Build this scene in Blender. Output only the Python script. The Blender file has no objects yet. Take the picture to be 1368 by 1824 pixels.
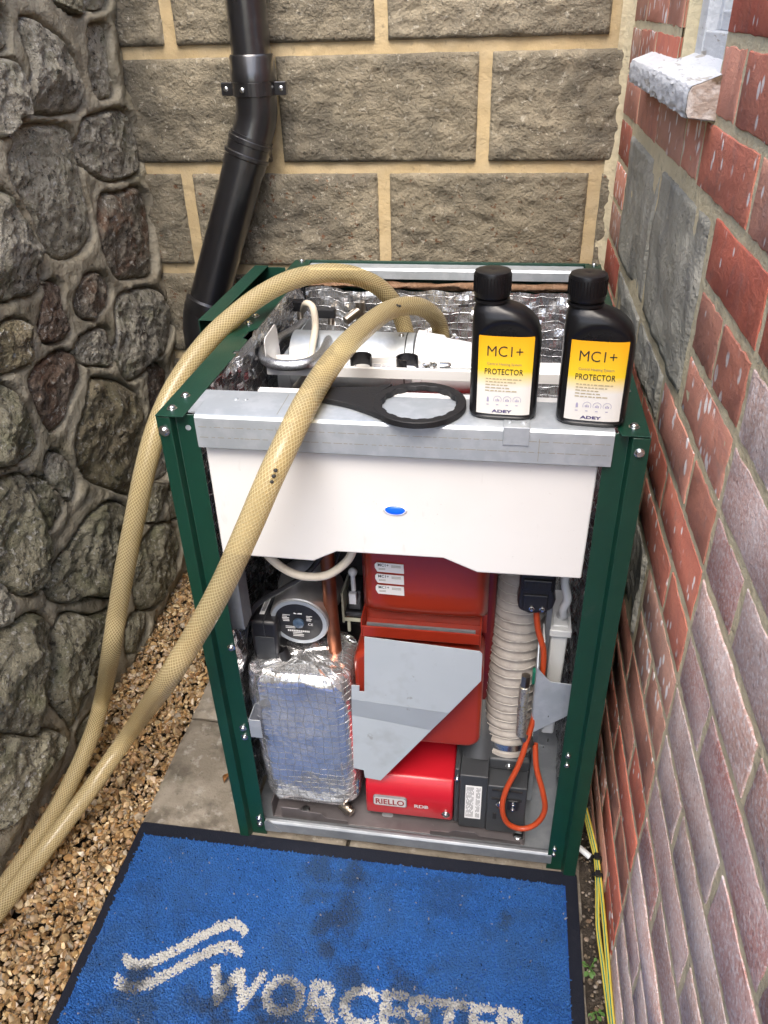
import bpy, bmesh, math, random
import numpy as np
from mathutils import Vector, Matrix, noise
PI = math.pi
random.seed(7)
SC = bpy.context.scene
COL = SC.collection

# ------------------------------------------------------------------ camera
CAM = np.array([0.41537, -0.81526, 1.23337]); FPX = 1399.2
YAW, PITCH, ROLL = -0.16756, 0.56775, -0.03194
_cy, _sy, _cp, _sp = math.cos(YAW), math.sin(YAW), math.cos(PITCH), math.sin(PITCH)
_f = np.array([_sy*_cp, _cy*_cp, -_sp]); _r = np.array([_cy, -_sy, 0.0]); _u = np.cross(_r, _f)
_R = _r*math.cos(ROLL)+_u*math.sin(ROLL); _U = -_r*math.sin(ROLL)+_u*math.cos(ROLL)
cd = bpy.data.cameras.new('camera'); cam = bpy.data.objects.new('camera', cd); COL.objects.link(cam)
cam.matrix_world = Matrix(((_R[0], _U[0], -_f[0], CAM[0]), (_R[1], _U[1], -_f[1], CAM[1]), (_R[2], _U[2], -_f[2], CAM[2]), (0, 0, 0, 1)))
cd.sensor_fit = 'HORIZONTAL'; cd.sensor_width = 36.0; cd.lens = FPX*36.0/1368.0
cd.clip_start = 0.02; cd.clip_end = 200
SC.camera = cam

# ------------------------------------------------------------------ light
SUN_EL, SUN_AZ = math.radians(60), math.radians(181)      # azimuth measured from +Y clockwise: behind the camera, to its left
w = bpy.data.worlds.new('World'); SC.world = w; w.use_nodes = True
nt = w.node_tree; bg = nt.nodes['Background']
sky = nt.nodes.new('ShaderNodeTexSky'); sky.sky_type = 'NISHITA'; sky.sun_disc = False
sky.sun_elevation = SUN_EL; sky.sun_rotation = SUN_AZ; sky.air_density = 1.0; sky.dust_density = 3.5; sky.ozone_density = 0.8
nt.links.new(sky.outputs[0], bg.inputs[0]); bg.inputs[1].default_value = 0.15
sd = bpy.data.lights.new('sun', 'SUN'); sd.energy = 1.3; sd.angle = math.radians(34); sd.color = (1.0, 0.94, 0.86)
sun = bpy.data.objects.new('sun', sd); COL.objects.link(sun)
_d = Vector((math.sin(SUN_AZ)*math.cos(SUN_EL), math.cos(SUN_AZ)*math.cos(SUN_EL), math.sin(SUN_EL)))
sun.rotation_euler = _d.to_track_quat('Z', 'Y').to_euler(); sun.location = _d*5
SC.view_settings.view_transform = 'Standard'; SC.view_settings.look = 'None'
SC.view_settings.exposure = 1.45; SC.view_settings.gamma = 1.0
SC.render.engine = 'CYCLES'
SC.cycles.use_denoising = True; SC.cycles.use_adaptive_sampling = True; SC.cycles.adaptive_threshold = 0.03
SC.cycles.max_bounces = 6; SC.cycles.diffuse_bounces = 3; SC.cycles.glossy_bounces = 3; SC.cycles.transmission_bounces = 6
SC.cycles.caustics_reflective = False; SC.cycles.caustics_refractive = False

# ------------------------------------------------------------------ helpers
def P(px, py, axis, val):
    """point of the scene seen at a photo pixel, on the plane axis = val"""
    d = _f+_R*(px-684)/FPX+_U*(912-py)/FPX
    t = (val-CAM[axis])/d[axis]
    return CAM+d*t

def thing(name, label, cat, loc=(0, 0, 0), rz=0.0, group=None):
    o = bpy.data.objects.new(name, None); COL.objects.link(o)
    o.empty_display_size = 0.05
    o.location = loc; o.rotation_euler = (0, 0, rz)
    o['label'] = label; o['category'] = cat
    if group: o['group'] = group
    return o
def tag(o, label, cat, group=None):
    o['label'] = label; o['category'] = cat
    if group: o['group'] = group
    return o
def merge(parts):
    V, F = [], []
    for v, f in parts:
        n = len(V); V.extend(v); F.extend([tuple(i+n for i in q) for q in f])
    return V, F
def obj(name, parts, m, parent=None, smooth=None, bevel=0.0, uv=None, world=True, fix=True, seg=2):
    if isinstance(parts, tuple): parts = [parts]
    V, F = merge(parts)
    me = bpy.data.meshes.new(name)
    me.from_pydata([tuple(map(float, v)) for v in V], [], F)
    if fix:
        bm = bmesh.new(); bm.from_mesh(me); bmesh.ops.recalc_face_normals(bm, faces=bm.faces); bm.to_mesh(me); bm.free()
    if uv is not None:
        l = me.uv_layers.new(name='UVMap')
        idx = np.zeros(len(me.loops), dtype=np.int32); me.loops.foreach_get('vertex_index', idx)
        l.data.foreach_set('uv', np.asarray(uv, dtype=np.float32)[idx].ravel())
    if smooth is not None:
        me.shade_smooth()
        if smooth < 180: me.set_sharp_from_angle(angle=math.radians(smooth))
    me.materials.append(m)
    return link(name, me, parent, world, bevel, seg)
def link(name, me, parent=None, world=True, bevel=0.0, seg=2):
    o = bpy.data.objects.new(name, me); COL.objects.link(o)
    if parent is not None:
        o.parent = parent
        if world and parent.type == 'EMPTY':
            o.matrix_parent_inverse = (Matrix.Translation(parent.location) @ parent.rotation_euler.to_matrix().to_4x4()).inverted()
    if bevel:
        b = o.modifiers.new('bevel', 'BEVEL'); b.width = bevel; b.segments = seg; b.limit_method = 'ANGLE'; b.angle_limit = math.radians(40)
    return o

def box(x0, x1, y0, y1, z0, z1):
    V = [(x, y, z) for z in (z0, z1) for y in (y0, y1) for x in (x0, x1)]
    return V, [(0, 2, 3, 1), (4, 5, 7, 6), (0, 1, 5, 4), (2, 6, 7, 3), (0, 4, 6, 2), (1, 3, 7, 5)]
def ext(poly, axis, a, b):
    n = len(poly)
    def mk(p, c):
        return {'x': (c, p[0], p[1]), 'y': (p[0], c, p[1]), 'z': (p[0], p[1], c)}[axis]
    V = [mk(p, a) for p in poly]+[mk(p, b) for p in poly]
    F = [tuple(range(n)), tuple(range(2*n-1, n-1, -1))]+[(i, (i+1) % n, n+(i+1) % n, n+i) for i in range(n)]
    return V, F
def catmull(pts, res=8, closed=False):
    pts = [np.array(p, float) for p in pts]; n = len(pts); out = []
    rng = range(n) if closed else range(n-1)
    for i in rng:
        if closed: a, b, c, d = pts[i-1], pts[i], pts[(i+1) % n], pts[(i+2) % n]
        else: a, b, c, d = pts[max(i-1, 0)], pts[i], pts[i+1], pts[min(i+2, n-1)]
        for k in range(res):
            t = k/res
            out.append(0.5*((2*b)+(c-a)*t+(2*a-5*b+4*c-d)*t*t+(3*b-a-3*c+d)*t**3))
    if not closed: out.append(pts[-1])
    return out
def tube(pts, r, n=12, res=8, closed=False, caps=True, want_uv=False, rfun=None, smooth_path=True):
    path = catmull(pts, res, closed) if smooth_path else [np.array(p, float) for p in pts]
    m = len(path); V, F, UV = [], [], []
    tang = []
    for i in range(m):
        a = path[(i-1) % m] if (closed or i > 0) else path[i]
        b = path[(i+1) % m] if (closed or i < m-1) else path[i]
        t = b-a; tang.append(t/(np.linalg.norm(t)+1e-12))
    ref = np.array([0.13, 0.21, 1.0]) if abs(tang[0][2]) < 0.9 else np.array([1.0, 0.1, 0.0])
    nrm = np.cross(tang[0], ref); nrm /= np.linalg.norm(nrm); L = 0.0
    for i in range(m):
        nrm = nrm-tang[i]*np.dot(nrm, tang[i]); nrm /= np.linalg.norm(nrm)
        bi = np.cross(tang[i], nrm)
        if i: L += np.linalg.norm(path[i]-path[i-1])
        rr = rfun(L, i/(m-1)) if rfun else r
        for k in range(n+(1 if want_uv else 0)):
            a = 2*PI*k/n
            V.append(path[i]+rr*(math.cos(a)*nrm+math.sin(a)*bi)); UV.append((k/n, L))
    w_ = n+1 if want_uv else n
    for i in range(m if closed else m-1):
        j = (i+1) % m
        for k in range(n):
            k2 = k+1 if want_uv else (k+1) % n
            F.append((i*w_+k, i*w_+k2, j*w_+k2, j*w_+k))
    if caps and not closed and not want_uv:
        F.append(tuple(range(n-1, -1, -1))); F.append(tuple((m-1)*n+k for k in range(n)))
    return (V, F, UV) if want_uv else (V, F)
def frame(ax):
    ax = np.array(ax, float); ax /= np.linalg.norm(ax)
    t = np.array([0, 0, 1.0]) if abs(ax[2]) < 0.9 else np.array([1.0, 0, 0])
    a = np.cross(t, ax); a /= np.linalg.norm(a); return a, np.cross(ax, a), ax
def lathe(prof, origin, ax=(0, 0, 1), n=24, sx=1.0):
    a, b, c = frame(ax); o = np.array(origin, float); V, F = [], []
    for r, h in prof:
        for k in range(n):
            t = 2*PI*k/n; V.append(o+a*r*sx*math.cos(t)+b*r*math.sin(t)+c*h)
    m = len(prof)
    for i in range(m-1):
        for k in range(n):
            F.append((i*n+k, i*n+(k+1) % n, (i+1)*n+(k+1) % n, (i+1)*n+k))
    F.append(tuple(range(n-1, -1, -1))); F.append(tuple((m-1)*n+k for k in range(n)))
    return V, F
def cyl(p0, p1, r, n=16, r1=None):
    p0 = np.array(p0, float); p1 = np.array(p1, float); h = np.linalg.norm(p1-p0)
    return lathe([(r, 0), (r if r1 is None else r1, h)], p0, p1-p0, n)
def ring(origin, ax, r0, r1, h, n=28):
    """annulus with thickness"""
    a, b, c = frame(ax); o = np.array(origin, float); V, F = [], []
    for r, z in ((r0, 0), (r1, 0), (r1, h), (r0, h)):
        for k in range(n):
            t = 2*PI*k/n; V.append(o+a*r*math.cos(t)+b*r*math.sin(t)+c*z)
    for i in range(4):
        j = (i+1) % 4
        for k in range(n): F.append((i*n+k, i*n+(k+1) % n, j*n+(k+1) % n, j*n+k))
    return V, F
def ellipsoid(c, rad, nu=20, nv=12):
    V, F = [], []
    for j in range(nv+1):
        p = PI*j/nv
        for i in range(nu):
            t = 2*PI*i/nu
            V.append((c[0]+rad[0]*math.sin(p)*math.cos(t), c[1]+rad[1]*math.sin(p)*math.sin(t), c[2]+rad[2]*math.cos(p)))
    for j in range(nv):
        for i in range(nu): F.append((j*nu+i, j*nu+(i+1) % nu, (j+1)*nu+(i+1) % nu, (j+1)*nu+i))
    return V, F
def grid(fn, nu, nv):
    V, UV = [], []
    for j in range(nv+1):
        for i in range(nu+1):
            p, uv = fn(i/nu, j/nv); V.append(p); UV.append(uv)
    F = [(j*(nu+1)+i, j*(nu+1)+i+1, (j+1)*(nu+1)+i+1, (j+1)*(nu+1)+i) for j in range(nv) for i in range(nu)]
    return V, F, UV
def fbm(p, s=1.0, o=4): return noise.fractal(Vector(p)*s, 0.9, 2.1, o, noise_basis='PERLIN_ORIGINAL')
def rpoly(x0, x1, y0, y1, r, n=4):
    out = []
    for cx, cy, a0 in ((x1-r, y1-r, 0), (x0+r, y1-r, 90), (x0+r, y0+r, 180), (x1-r, y0+r, 270)):
        for k in range(n+1):
            a = math.radians(a0+90*k/n); out.append((cx+r*math.cos(a), cy+r*math.sin(a)))
    return out

def text_mesh(s, size=1.0, bold=0.0, align='CENTER', spacing=1.0):
    """flat letters as (verts2d, tris) from Blender's own built-in font"""
    c = bpy.data.curves.new('lettering', 'FONT'); c.body = s; c.size = size; c.align_x = align; c.align_y = 'BOTTOM_BASELINE'
    c.offset = bold; c.space_character = spacing; c.resolution_u = 3
    o = bpy.data.objects.new('lettering', c); COL.objects.link(o)
    bpy.context.view_layer.update()
    me = bpy.data.meshes.new_from_object(o.evaluated_get(bpy.context.evaluated_depsgraph_get()))
    V = [(v.co.x, v.co.y) for v in me.vertices]; F = [tuple(p.vertices) for p in me.polygons]
    bpy.data.objects.remove(o); bpy.data.curves.remove(c); bpy.data.meshes.remove(me)
    return V, F
def text_fit(s, x0, x1, y0, y1, bold=0.0, spacing=1.0):
    V, F = text_mesh(s, 1.0, bold, 'CENTER', spacing)
    a = np.array(V); mn, mx = a.min(0), a.max(0)
    a = (a-mn)/(mx-mn)*np.array([x1-x0, y1-y0])+np.array([x0, y0])
    return [tuple(p) for p in a], F

# ------------------------------------------------------------------ materials
def mat(name, base, rough=0.5, metal=0.0, layers=(), bumps=(), coat=0.0, spec=0.5, tint=0.0, coord='Object', rough_var=0.0, **kw):
    """layers: (colour, scale, lo, hi, amount, stretch, kind);  bumps: (scale, distance, detail, kind)"""
    m = bpy.data.materials.new(name); m.use_nodes = True
    t = m.node_tree; N = t.nodes; L = t.links; b = N['Principled BSDF']
    b.inputs['Roughness'].default_value = rough; b.inputs['Metallic'].default_value = metal
    b.inputs['Coat Weight'].default_value = coat; b.inputs['Coat Roughness'].default_value = 0.15
    b.inputs['Specular IOR Level'].default_value = spec
    for k, v in kw.items(): b.inputs[k.replace('_', ' ')].default_value = v
    tc = N.new('ShaderNodeTexCoord'); src = tc.outputs[coord]
    def mapped(st):
        if st is None: return src
        mp = N.new('ShaderNodeMapping'); mp.inputs['Scale'].default_value = st; L.new(src, mp.inputs[0]); return mp.outputs[0]
    rgb = N.new('ShaderNodeRGB'); rgb.outputs[0].default_value = (*base, 1); col = rgb.outputs[0]
    for ly in layers:
        c, sc, lo, hi, am = ly[:5]; st = ly[5] if len(ly) > 5 else None; kind = ly[6] if len(ly) > 6 else 'noise'
        if kind == 'spot':
            n = N.new('ShaderNodeTexVoronoi'); n.inputs['Scale'].default_value = sc; n.inputs['Randomness'].default_value = 1.0; out = n.outputs['Distance']
        elif kind == 'cell':
            n = N.new('ShaderNodeTexVoronoi'); n.inputs['Scale'].default_value = sc; out = n.outputs['Color']
        else:
            n = N.new('ShaderNodeTexNoise'); n.inputs['Scale'].default_value = sc; n.inputs['Detail'].default_value = 3.5; n.inputs['Roughness'].default_value = 0.66; out = n.outputs['Fac']
        L.new(mapped(st), n.inputs['Vector'])
        mr = N.new('ShaderNodeMapRange'); mr.inputs['From Min'].default_value = lo; mr.inputs['From Max'].default_value = hi
        mr.inputs['To Min'].default_value = 0; mr.inputs['To Max'].default_value = am; L.new(out, mr.inputs['Value'])
        if kind == 'spot' and tint:
            oi_ = N.new('ShaderNodeObjectInfo'); k1 = N.new('ShaderNodeMath'); k1.operation = 'MULTIPLY'; k1.inputs[1].default_value = 7.31; k2 = N.new('ShaderNodeMath'); k2.operation = 'FRACT'
            L.new(oi_.outputs['Random'], k1.inputs[0]); L.new(k1.outputs[0], k2.inputs[0])
            k3 = N.new('ShaderNodeMapRange'); k3.inputs['To Min'].default_value = lo-.11; k3.inputs['To Max'].default_value = lo+.11; L.new(k2.outputs[0], k3.inputs['Value']); L.new(k3.outputs[0], mr.inputs['From Min'])
            k4 = N.new('ShaderNodeMath'); k4.operation = 'SUBTRACT'; k4.inputs[1].default_value = .08; L.new(k3.outputs[0], k4.inputs[0]); L.new(k4.outputs[0], mr.inputs['From Max'])
        mx = N.new('ShaderNodeMix'); mx.data_type = 'RGBA'
        L.new(mr.outputs[0], mx.inputs['Factor']); L.new(col, mx.inputs['A']); mx.inputs['B'].default_value = (*c, 1); col = mx.outputs['Result']
    if tint:
        oi = N.new('ShaderNodeObjectInfo'); mr = N.new('ShaderNodeMapRange')
        mr.inputs['To Min'].default_value = 1-tint; mr.inputs['To Max'].default_value = 1+tint*0.6; L.new(oi.outputs['Random'], mr.inputs['Value'])
        hs = N.new('ShaderNodeHueSaturation'); L.new(mr.outputs[0], hs.inputs['Value']); L.new(col, hs.inputs['Color']); col = hs.outputs[0]
        if tint > .2:
            k1 = N.new('ShaderNodeMath'); k1.operation = 'MULTIPLY'; k1.inputs[1].default_value = 3.77; k2 = N.new('ShaderNodeMath'); k2.operation = 'FRACT'; L.new(oi.outputs['Random'], k1.inputs[0]); L.new(k1.outputs[0], k2.inputs[0])
            k3 = N.new('ShaderNodeMapRange'); k3.inputs['To Min'].default_value = .488; k3.inputs['To Max'].default_value = .512; L.new(k2.outputs[0], k3.inputs['Value']); L.new(k3.outputs[0], hs.inputs['Hue'])
            k4 = N.new('ShaderNodeMapRange'); k4.inputs['To Min'].default_value = 1.05; k4.inputs['To Max'].default_value = .72; L.new(k2.outputs[0], k4.inputs['Value']); L.new(k4.outputs[0], hs.inputs['Saturation'])
    L.new(col, b.inputs['Base Color'])
    if rough_var:
        n = N.new('ShaderNodeTexNoise'); n.inputs['Scale'].default_value = 14; n.inputs['Detail'].default_value = 5; L.new(src, n.inputs['Vector'])
        mr = N.new('ShaderNodeMapRange'); mr.inputs['From Min'].default_value = 0.3; mr.inputs['From Max'].default_value = 0.7
        mr.inputs['To Min'].default_value = max(0, rough-rough_var); mr.inputs['To Max'].default_value = min(1, rough+rough_var)
        L.new(n.outputs['Fac'], mr.inputs['Value']); L.new(mr.outputs[0], b.inputs['Roughness'])
    prev = None
    for bp in bumps:
        sc, dist = bp[:2]; det = bp[2] if len(bp) > 2 else 4; kind = bp[3] if len(bp) > 3 else 'noise'; st = bp[4] if len(bp) > 4 else None
        if kind == 'vor':
            n = N.new('ShaderNodeTexVoronoi'); n.inputs['Scale'].default_value = sc; out = n.outputs['Distance']
        else:
            n = N.new('ShaderNodeTexNoise'); n.inputs['Scale'].default_value = sc; n.inputs['Detail'].default_value = min(det, 4); n.inputs['Roughness'].default_value = 0.6; out = n.outputs['Fac']
        L.new(mapped(st), n.inputs['Vector'])
        bu = N.new('ShaderNodeBump'); bu.inputs['Strength'].default_value = 1.0; bu.inputs['Distance'].default_value = dist
        L.new(out, bu.inputs['Height'])
        if prev is not None: L.new(prev, bu.inputs['Normal'])
        prev = bu.outputs[0]
    if prev is not None: L.new(prev, b.inputs['Normal'])
    return m

def stone_mat(name, base, a, c, red=0.0, green=0.0):
    ly = [(a, 9, .44, .58, .85), (c, 26, .50, .62, .75), ((.05, .045, .037), 70, .58, .65, .8)]
    if red: ly.append(((.21, .105, .055), 14, .48, .62, red))
    if green: ly.append(((.19, .20, .085), 11, .50, .66, green))
    ly += [((.66, .63, .55), 95, .57, .65, .7), ((.74, .73, .69), 34, .66, .71, .6), ((.03, .028, .024), 180, .62, .68, .7)]
    return mat(name, base, .9, layers=ly, bumps=[(60, .012, 4), (190, .008, 4), (520, .003, 2)], tint=.18, spec=.3)
MS = {
 'grey': stone_mat('stone_grey', (.43, .39, .305), (.57, .525, .42), (.27, .245, .19), green=.4),
 'tan': stone_mat('stone_tan', (.32, .265, .165), (.39, .33, .21), (.21, .18, .125), green=.25),
 'pale': stone_mat('stone_pale', (.42, .385, .295), (.52, .48, .38), (.30, .275, .21), green=.15),
 'red': stone_mat('stone_red', (.22, .165, .12), (.30, .235, .175), (.13, .10, .078), red=.5),
 'rust': stone_mat('stone_rust', (.30, .26, .20), (.37, .33, .25), (.18, .15, .115), red=.7),
 'dark': stone_mat('stone_dark', (.32, .29, .20), (.43, .395, .28), (.185, .168, .115), green=.4),
}
m_rmortar = mat('mortar_rubble', (.31, .275, .20), .95, layers=[((.39, .35, .265), 8, .4, .65, .8), ((.20, .165, .11), 20, .5, .7, .7), ((.18, .165, .095), 5, .52, .72, .5), ((.36, .33, .27), 120, .6, .75, .5)], bumps=[(45, .007, 7), (220, .0025, 5)], spec=.25)
m_block = mat('rock_faced_block', (.265, .228, .16), .92, layers=[((.185, .163, .12), 4.5, .44, .56, .9), ((.34, .295, .21), 16, .50, .62, .7), ((.10, .09, .072), 5, .50, .72, .85), ((.50, .46, .37), 70, .60, .67, .65), ((.055, .05, .042), 110, .61, .67, .6), ((.33, .30, .24), 150, .62, .74, .4)],
              bumps=[(55, .007, 4), (170, .0045, 4)], tint=.2, spec=.3)
m_block_rust = mat('rock_faced_block_rust_spotted', (.265, .228, .16), .92, layers=[((.185, .163, .12), 4.5, .44, .56, .9), ((.34, .295, .21), 16, .50, .62, .7), ((.10, .09, .072), 5, .50, .72, .85), ((.50, .46, .37), 70, .60, .67, .65), ((.055, .05, .042), 110, .61, .67, .6), ((.15, .065, .03), 62, .63, .66, .8)],
              bumps=[(55, .007, 4), (170, .0045, 4)], tint=.2, spec=.3)
m_bmortar = mat('mortar_sandy', (.52, .40, .225), .95, layers=[((.54, .44, .28), 10, .4, .65, .7), ((.30, .235, .14), 6, .56, .76, .6), ((.22, .18, .12), 70, .62, .76, .55)], bumps=[(90, .002, 6), (300, .001, 4)], spec=.2)
m_brick = mat('brick_red', (.58, .20, .12), .82, layers=[((.66, .26, .155), 11, .42, .66, .8), ((.40, .155, .12), 6, .50, .70, .7), ((.36, .19, .15), 40, .52, .7, .5), ((.46, .30, .26), 18, .60, .74, .45), ((.85, .79, .76), 58, .27, .17, .95, (1, 1, .6), 'spot'), ((.60, .21, .125), 17, .50, .43, .9)],
              bumps=[(120, .0016, 6), (400, .0008, 3)], tint=.30, spec=.15)
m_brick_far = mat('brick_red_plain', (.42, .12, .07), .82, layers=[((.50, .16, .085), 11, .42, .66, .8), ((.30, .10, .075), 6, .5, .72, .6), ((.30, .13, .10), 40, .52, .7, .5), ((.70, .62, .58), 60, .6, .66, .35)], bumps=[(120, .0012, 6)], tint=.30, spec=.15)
m_lilac = mat('brick_salt_bloomed', (.60, .33, .27), .9, layers=[((.74, .56, .52), 7, .40, .62, .9), ((.46, .15, .09), 9, .58, .72, .7), ((.84, .76, .75), 190, .48, .62, .65), ((.30, .14, .115), 150, .56, .70, .6), ((.88, .82, .81), 30, .60, .76, .5)],
              bumps=[(170, .0018, 6), (420, .0008, 3)], tint=.24, spec=.08)
m_slate = mat('grey_stone_patch', (.30, .29, .24), .85, layers=[((.40, .385, .33), 8, .42, .64, .8), ((.14, .14, .135), 5, .54, .74, .75, (1, 3, 1)), ((.36, .33, .25), 22, .62, .78, .5)], bumps=[(40, .005, 6), (160, .0016, 4)], tint=.1, spec=.4)
m_kmortar = mat('mortar_cream', (.62, .54, .36), .95, layers=[((.70, .62, .42), 14, .42, .66, .8), ((.34, .31, .22), 30, .56, .72, .6), ((.34, .34, .24), 6, .60, .76, .4)], bumps=[(110, .003, 6), (350, .001, 3)], spec=.2)
m_green = mat('green_paint', (.003, .036, .021), .40, layers=[((.004, .044, .026), 30, .5, .7, .5), ((.05, .075, .06), 24, .66, .74, .25), ((.10, .13, .11), 140, .69, .73, .35)], bumps=[(900, .00015, 2)], coat=.15, rough_var=.06)
m_galv = mat('galvanised_steel', (.44, .48, .51), .46, .55, layers=[((.52, .555, .585), 38, .46, .60, .8), ((.36, .40, .425), 12, .54, .70, .6)], bumps=[(60, .0002, 3)], rough_var=.10)
m_galvd = mat('galvanised_steel_dull', (.27, .29, .31), .5, .6, layers=[((.33, .35, .37), 30, .46, .62, .8), ((.19, .205, .22), 9, .54, .72, .6)], bumps=[(80, .0002, 3)], rough_var=.10)
m_plate = mat('grey_coated_steel', (.44, .49, .52), .5, .25, layers=[((.48, .53, .56), 8, .4, .65, .6), ((.36, .40, .42), 90, .64, .74, .25), ((.30, .31, .31), 14, .58, .72, .35), ((.18, .16, .14), 45, .68, .73, .4)], bumps=[(200, .0001, 2)])
m_tray = mat('sooty_tray_steel', (.16, .145, .15), .46, .55, layers=[((.22, .20, .205), 7, .42, .66, .8), ((.09, .08, .08), 13, .55, .72, .7), ((.30, .28, .28), 60, .66, .76, .4)], bumps=[(90, .0003, 4)], rough_var=.12)
m_white = mat('white_enamel', (.74, .735, .715), .38, layers=[((.62, .61, .58), 3.5, .5, .72, .3), ((.50, .48, .44), 42, .66, .72, .22, (1, 1, .3)), ((.35, .33, .30), 160, .70, .74, .3)], bumps=[(600, .00008, 2)], coat=.2)
m_whitep = mat('white_plastic', (.74, .76, .78), .38, layers=[((.66, .68, .70), 16, .5, .72, .4)])
m_red = mat('red_enamel', (.29, .028, .012), .30, layers=[((.23, .018, .009), 6, .45, .7, .7)], bumps=[(500, .0001, 2)], coat=.35)
m_redb = mat('red_burner_plastic', (.46, .008, .018), .42, layers=[((.42, .006, .014), 8, .5, .7, .6)], coat=.25)
m_dred = mat('dark_red_enamel', (.17, .012, .012), .3, coat=.3)
m_black = mat('black_plastic', (.012, .012, .014), .38, layers=[((.022, .022, .024), 20, .5, .7, .6)], bumps=[(500, .0001, 2)])
m_bottle = mat('black_bottle_plastic', (.005, .005, .006), .32, bumps=[(120, .0002, 3)], spec=.38, rough_var=.06)
m_pipe = mat('black_pipe_gloss', (.006, .006, .008), .32, layers=[((.02, .02, .022), 30, .56, .72, .5)], bumps=[(40, .0003, 3)], coat=1.0, spec=.9, rough_var=.05)
m_housing = mat('charcoal_housing', (.035, .038, .042), .45, layers=[((.05, .053, .057), 20, .5, .7, .6)], bumps=[(700, .0002, 2)])
m_rubber = mat('black_rubber', (.006, .008, .016), .65, layers=[((.014, .016, .024), 60, .55, .72, .6)], bumps=[(350, .0008, 3)], spec=.25)
m_copper = mat('copper_aged', (.32, .12, .065), .38, .9, layers=[((.20, .085, .05), 24, .48, .68, .8), ((.42, .18, .10), 9, .5, .7, .5)], rough_var=.12)
m_brass = mat('nickel_brass', (.50, .44, .36), .28, 1.0, layers=[((.42, .34, .22), 40, .5, .66, .6)])
m_steel = mat('bright_zinc', (.66, .68, .68), .24, 1.0)
m_alu = mat('cast_aluminium', (.50, .49, .48), .38, .8, layers=[((.34, .33, .32), 14, .5, .7, .6)], bumps=[(300, .0002, 3)])
m_cream = mat('cream_plastic_hose', (.70, .64, .52), .4, layers=[((.55, .47, .35), 60, .58, .72, .5)])
m_duct = mat('beige_duct_fabric', (.37, .34, .305), .62, layers=[((.26, .23, .20), 25, .45, .68, .7)], bumps=[(90, .0012, 5)])
m_ductwire = mat('duct_wire', (.50, .47, .42), .5)
m_orange = mat('orange_cable_sheath', (.40, .055, .014), .42, layers=[((.42, .05, .012), 60, .5, .7, .5)])
m_fibre = mat('mineral_fibre', (.20, .115, .065), .95, layers=[((.30, .19, .12), 60, .45, .65, .8)], bumps=[(200, .004, 6)])
m_trans = mat('milky_plastic', (.66, .67, .66), .28, layers=[((.58, .59, .58), 20, .5, .7, .4)], coat=.2)
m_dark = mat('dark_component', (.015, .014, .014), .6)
m_ink = mat('printing_ink', (.018, .018, .018), .6)
m_inkg = mat('printing_ink_grey', (.25, .22, .16), .6)
m_inkp = mat('printing_ink_violet', (.05, .03, .15), .6)
m_paper = mat('white_paper', (.78, .78, .77), .6)
m_blue = mat('glowing_blue_plastic', (.004, .075, .62), .12, coat=.6)
m_blue.node_tree.nodes['Principled BSDF'].inputs['Emission Color'].default_value = (.005, .09, .75, 1)
m_blue.node_tree.nodes['Principled BSDF'].inputs['Emission Strength'].default_value = 0.35  # slight glow put into the reflective plastic button dome, which is no lamp
m_soil = mat('damp_soil', (.035, .027, .02), .95, layers=[((.07, .055, .04), 40, .45, .65, .8), ((.18, .16, .13), 130, .62, .72, .6)], bumps=[(60, .012, 7), (260, .004, 4)])
m_slab = mat('weathered_slab', (.19, .165, .13), .9, layers=[((.27, .24, .195), 9, .44, .60, .9), ((.10, .086, .068), 14, .50, .64, .8), ((.36, .34, .30), 40, .56, .68, .7), ((.13, .13, .075), 4, .58, .72, .45), ((.06, .055, .045), 90, .62, .72, .6)], bumps=[(30, .004, 7), (180, .0015, 5)], tint=.1, spec=.35, rough_var=.1)
m_sill = mat('peeling_white_paint', (.66, .68, .70), .6, layers=[((.56, .58, .60), 22, .45, .68, .6), ((.36, .33, .28), 48, .62, .66, .8, (1, .16, 1)), ((.24, .20, .15), 90, .65, .68, .7, (1, .2, 1))], bumps=[(80, .003, 6, 'noise', (1, .25, 1)), (260, .001, 4)])
m_wood = mat('bare_sill_end', (.44, .36, .30), .9, layers=[((.62, .58, .54), 34, .46, .54, .8), ((.13, .085, .045), 26, .56, .62, .9)], bumps=[(70, .004, 6)])
m_glass = mat('window_glass', (.36, .42, .40), .06, spec=.8, coat=.3)
m_leaf = mat('weed_leaf', (.07, .16, .03), .55)
m_dead = mat('dead_leaf', (.26, .12, .04), .7)

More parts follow.
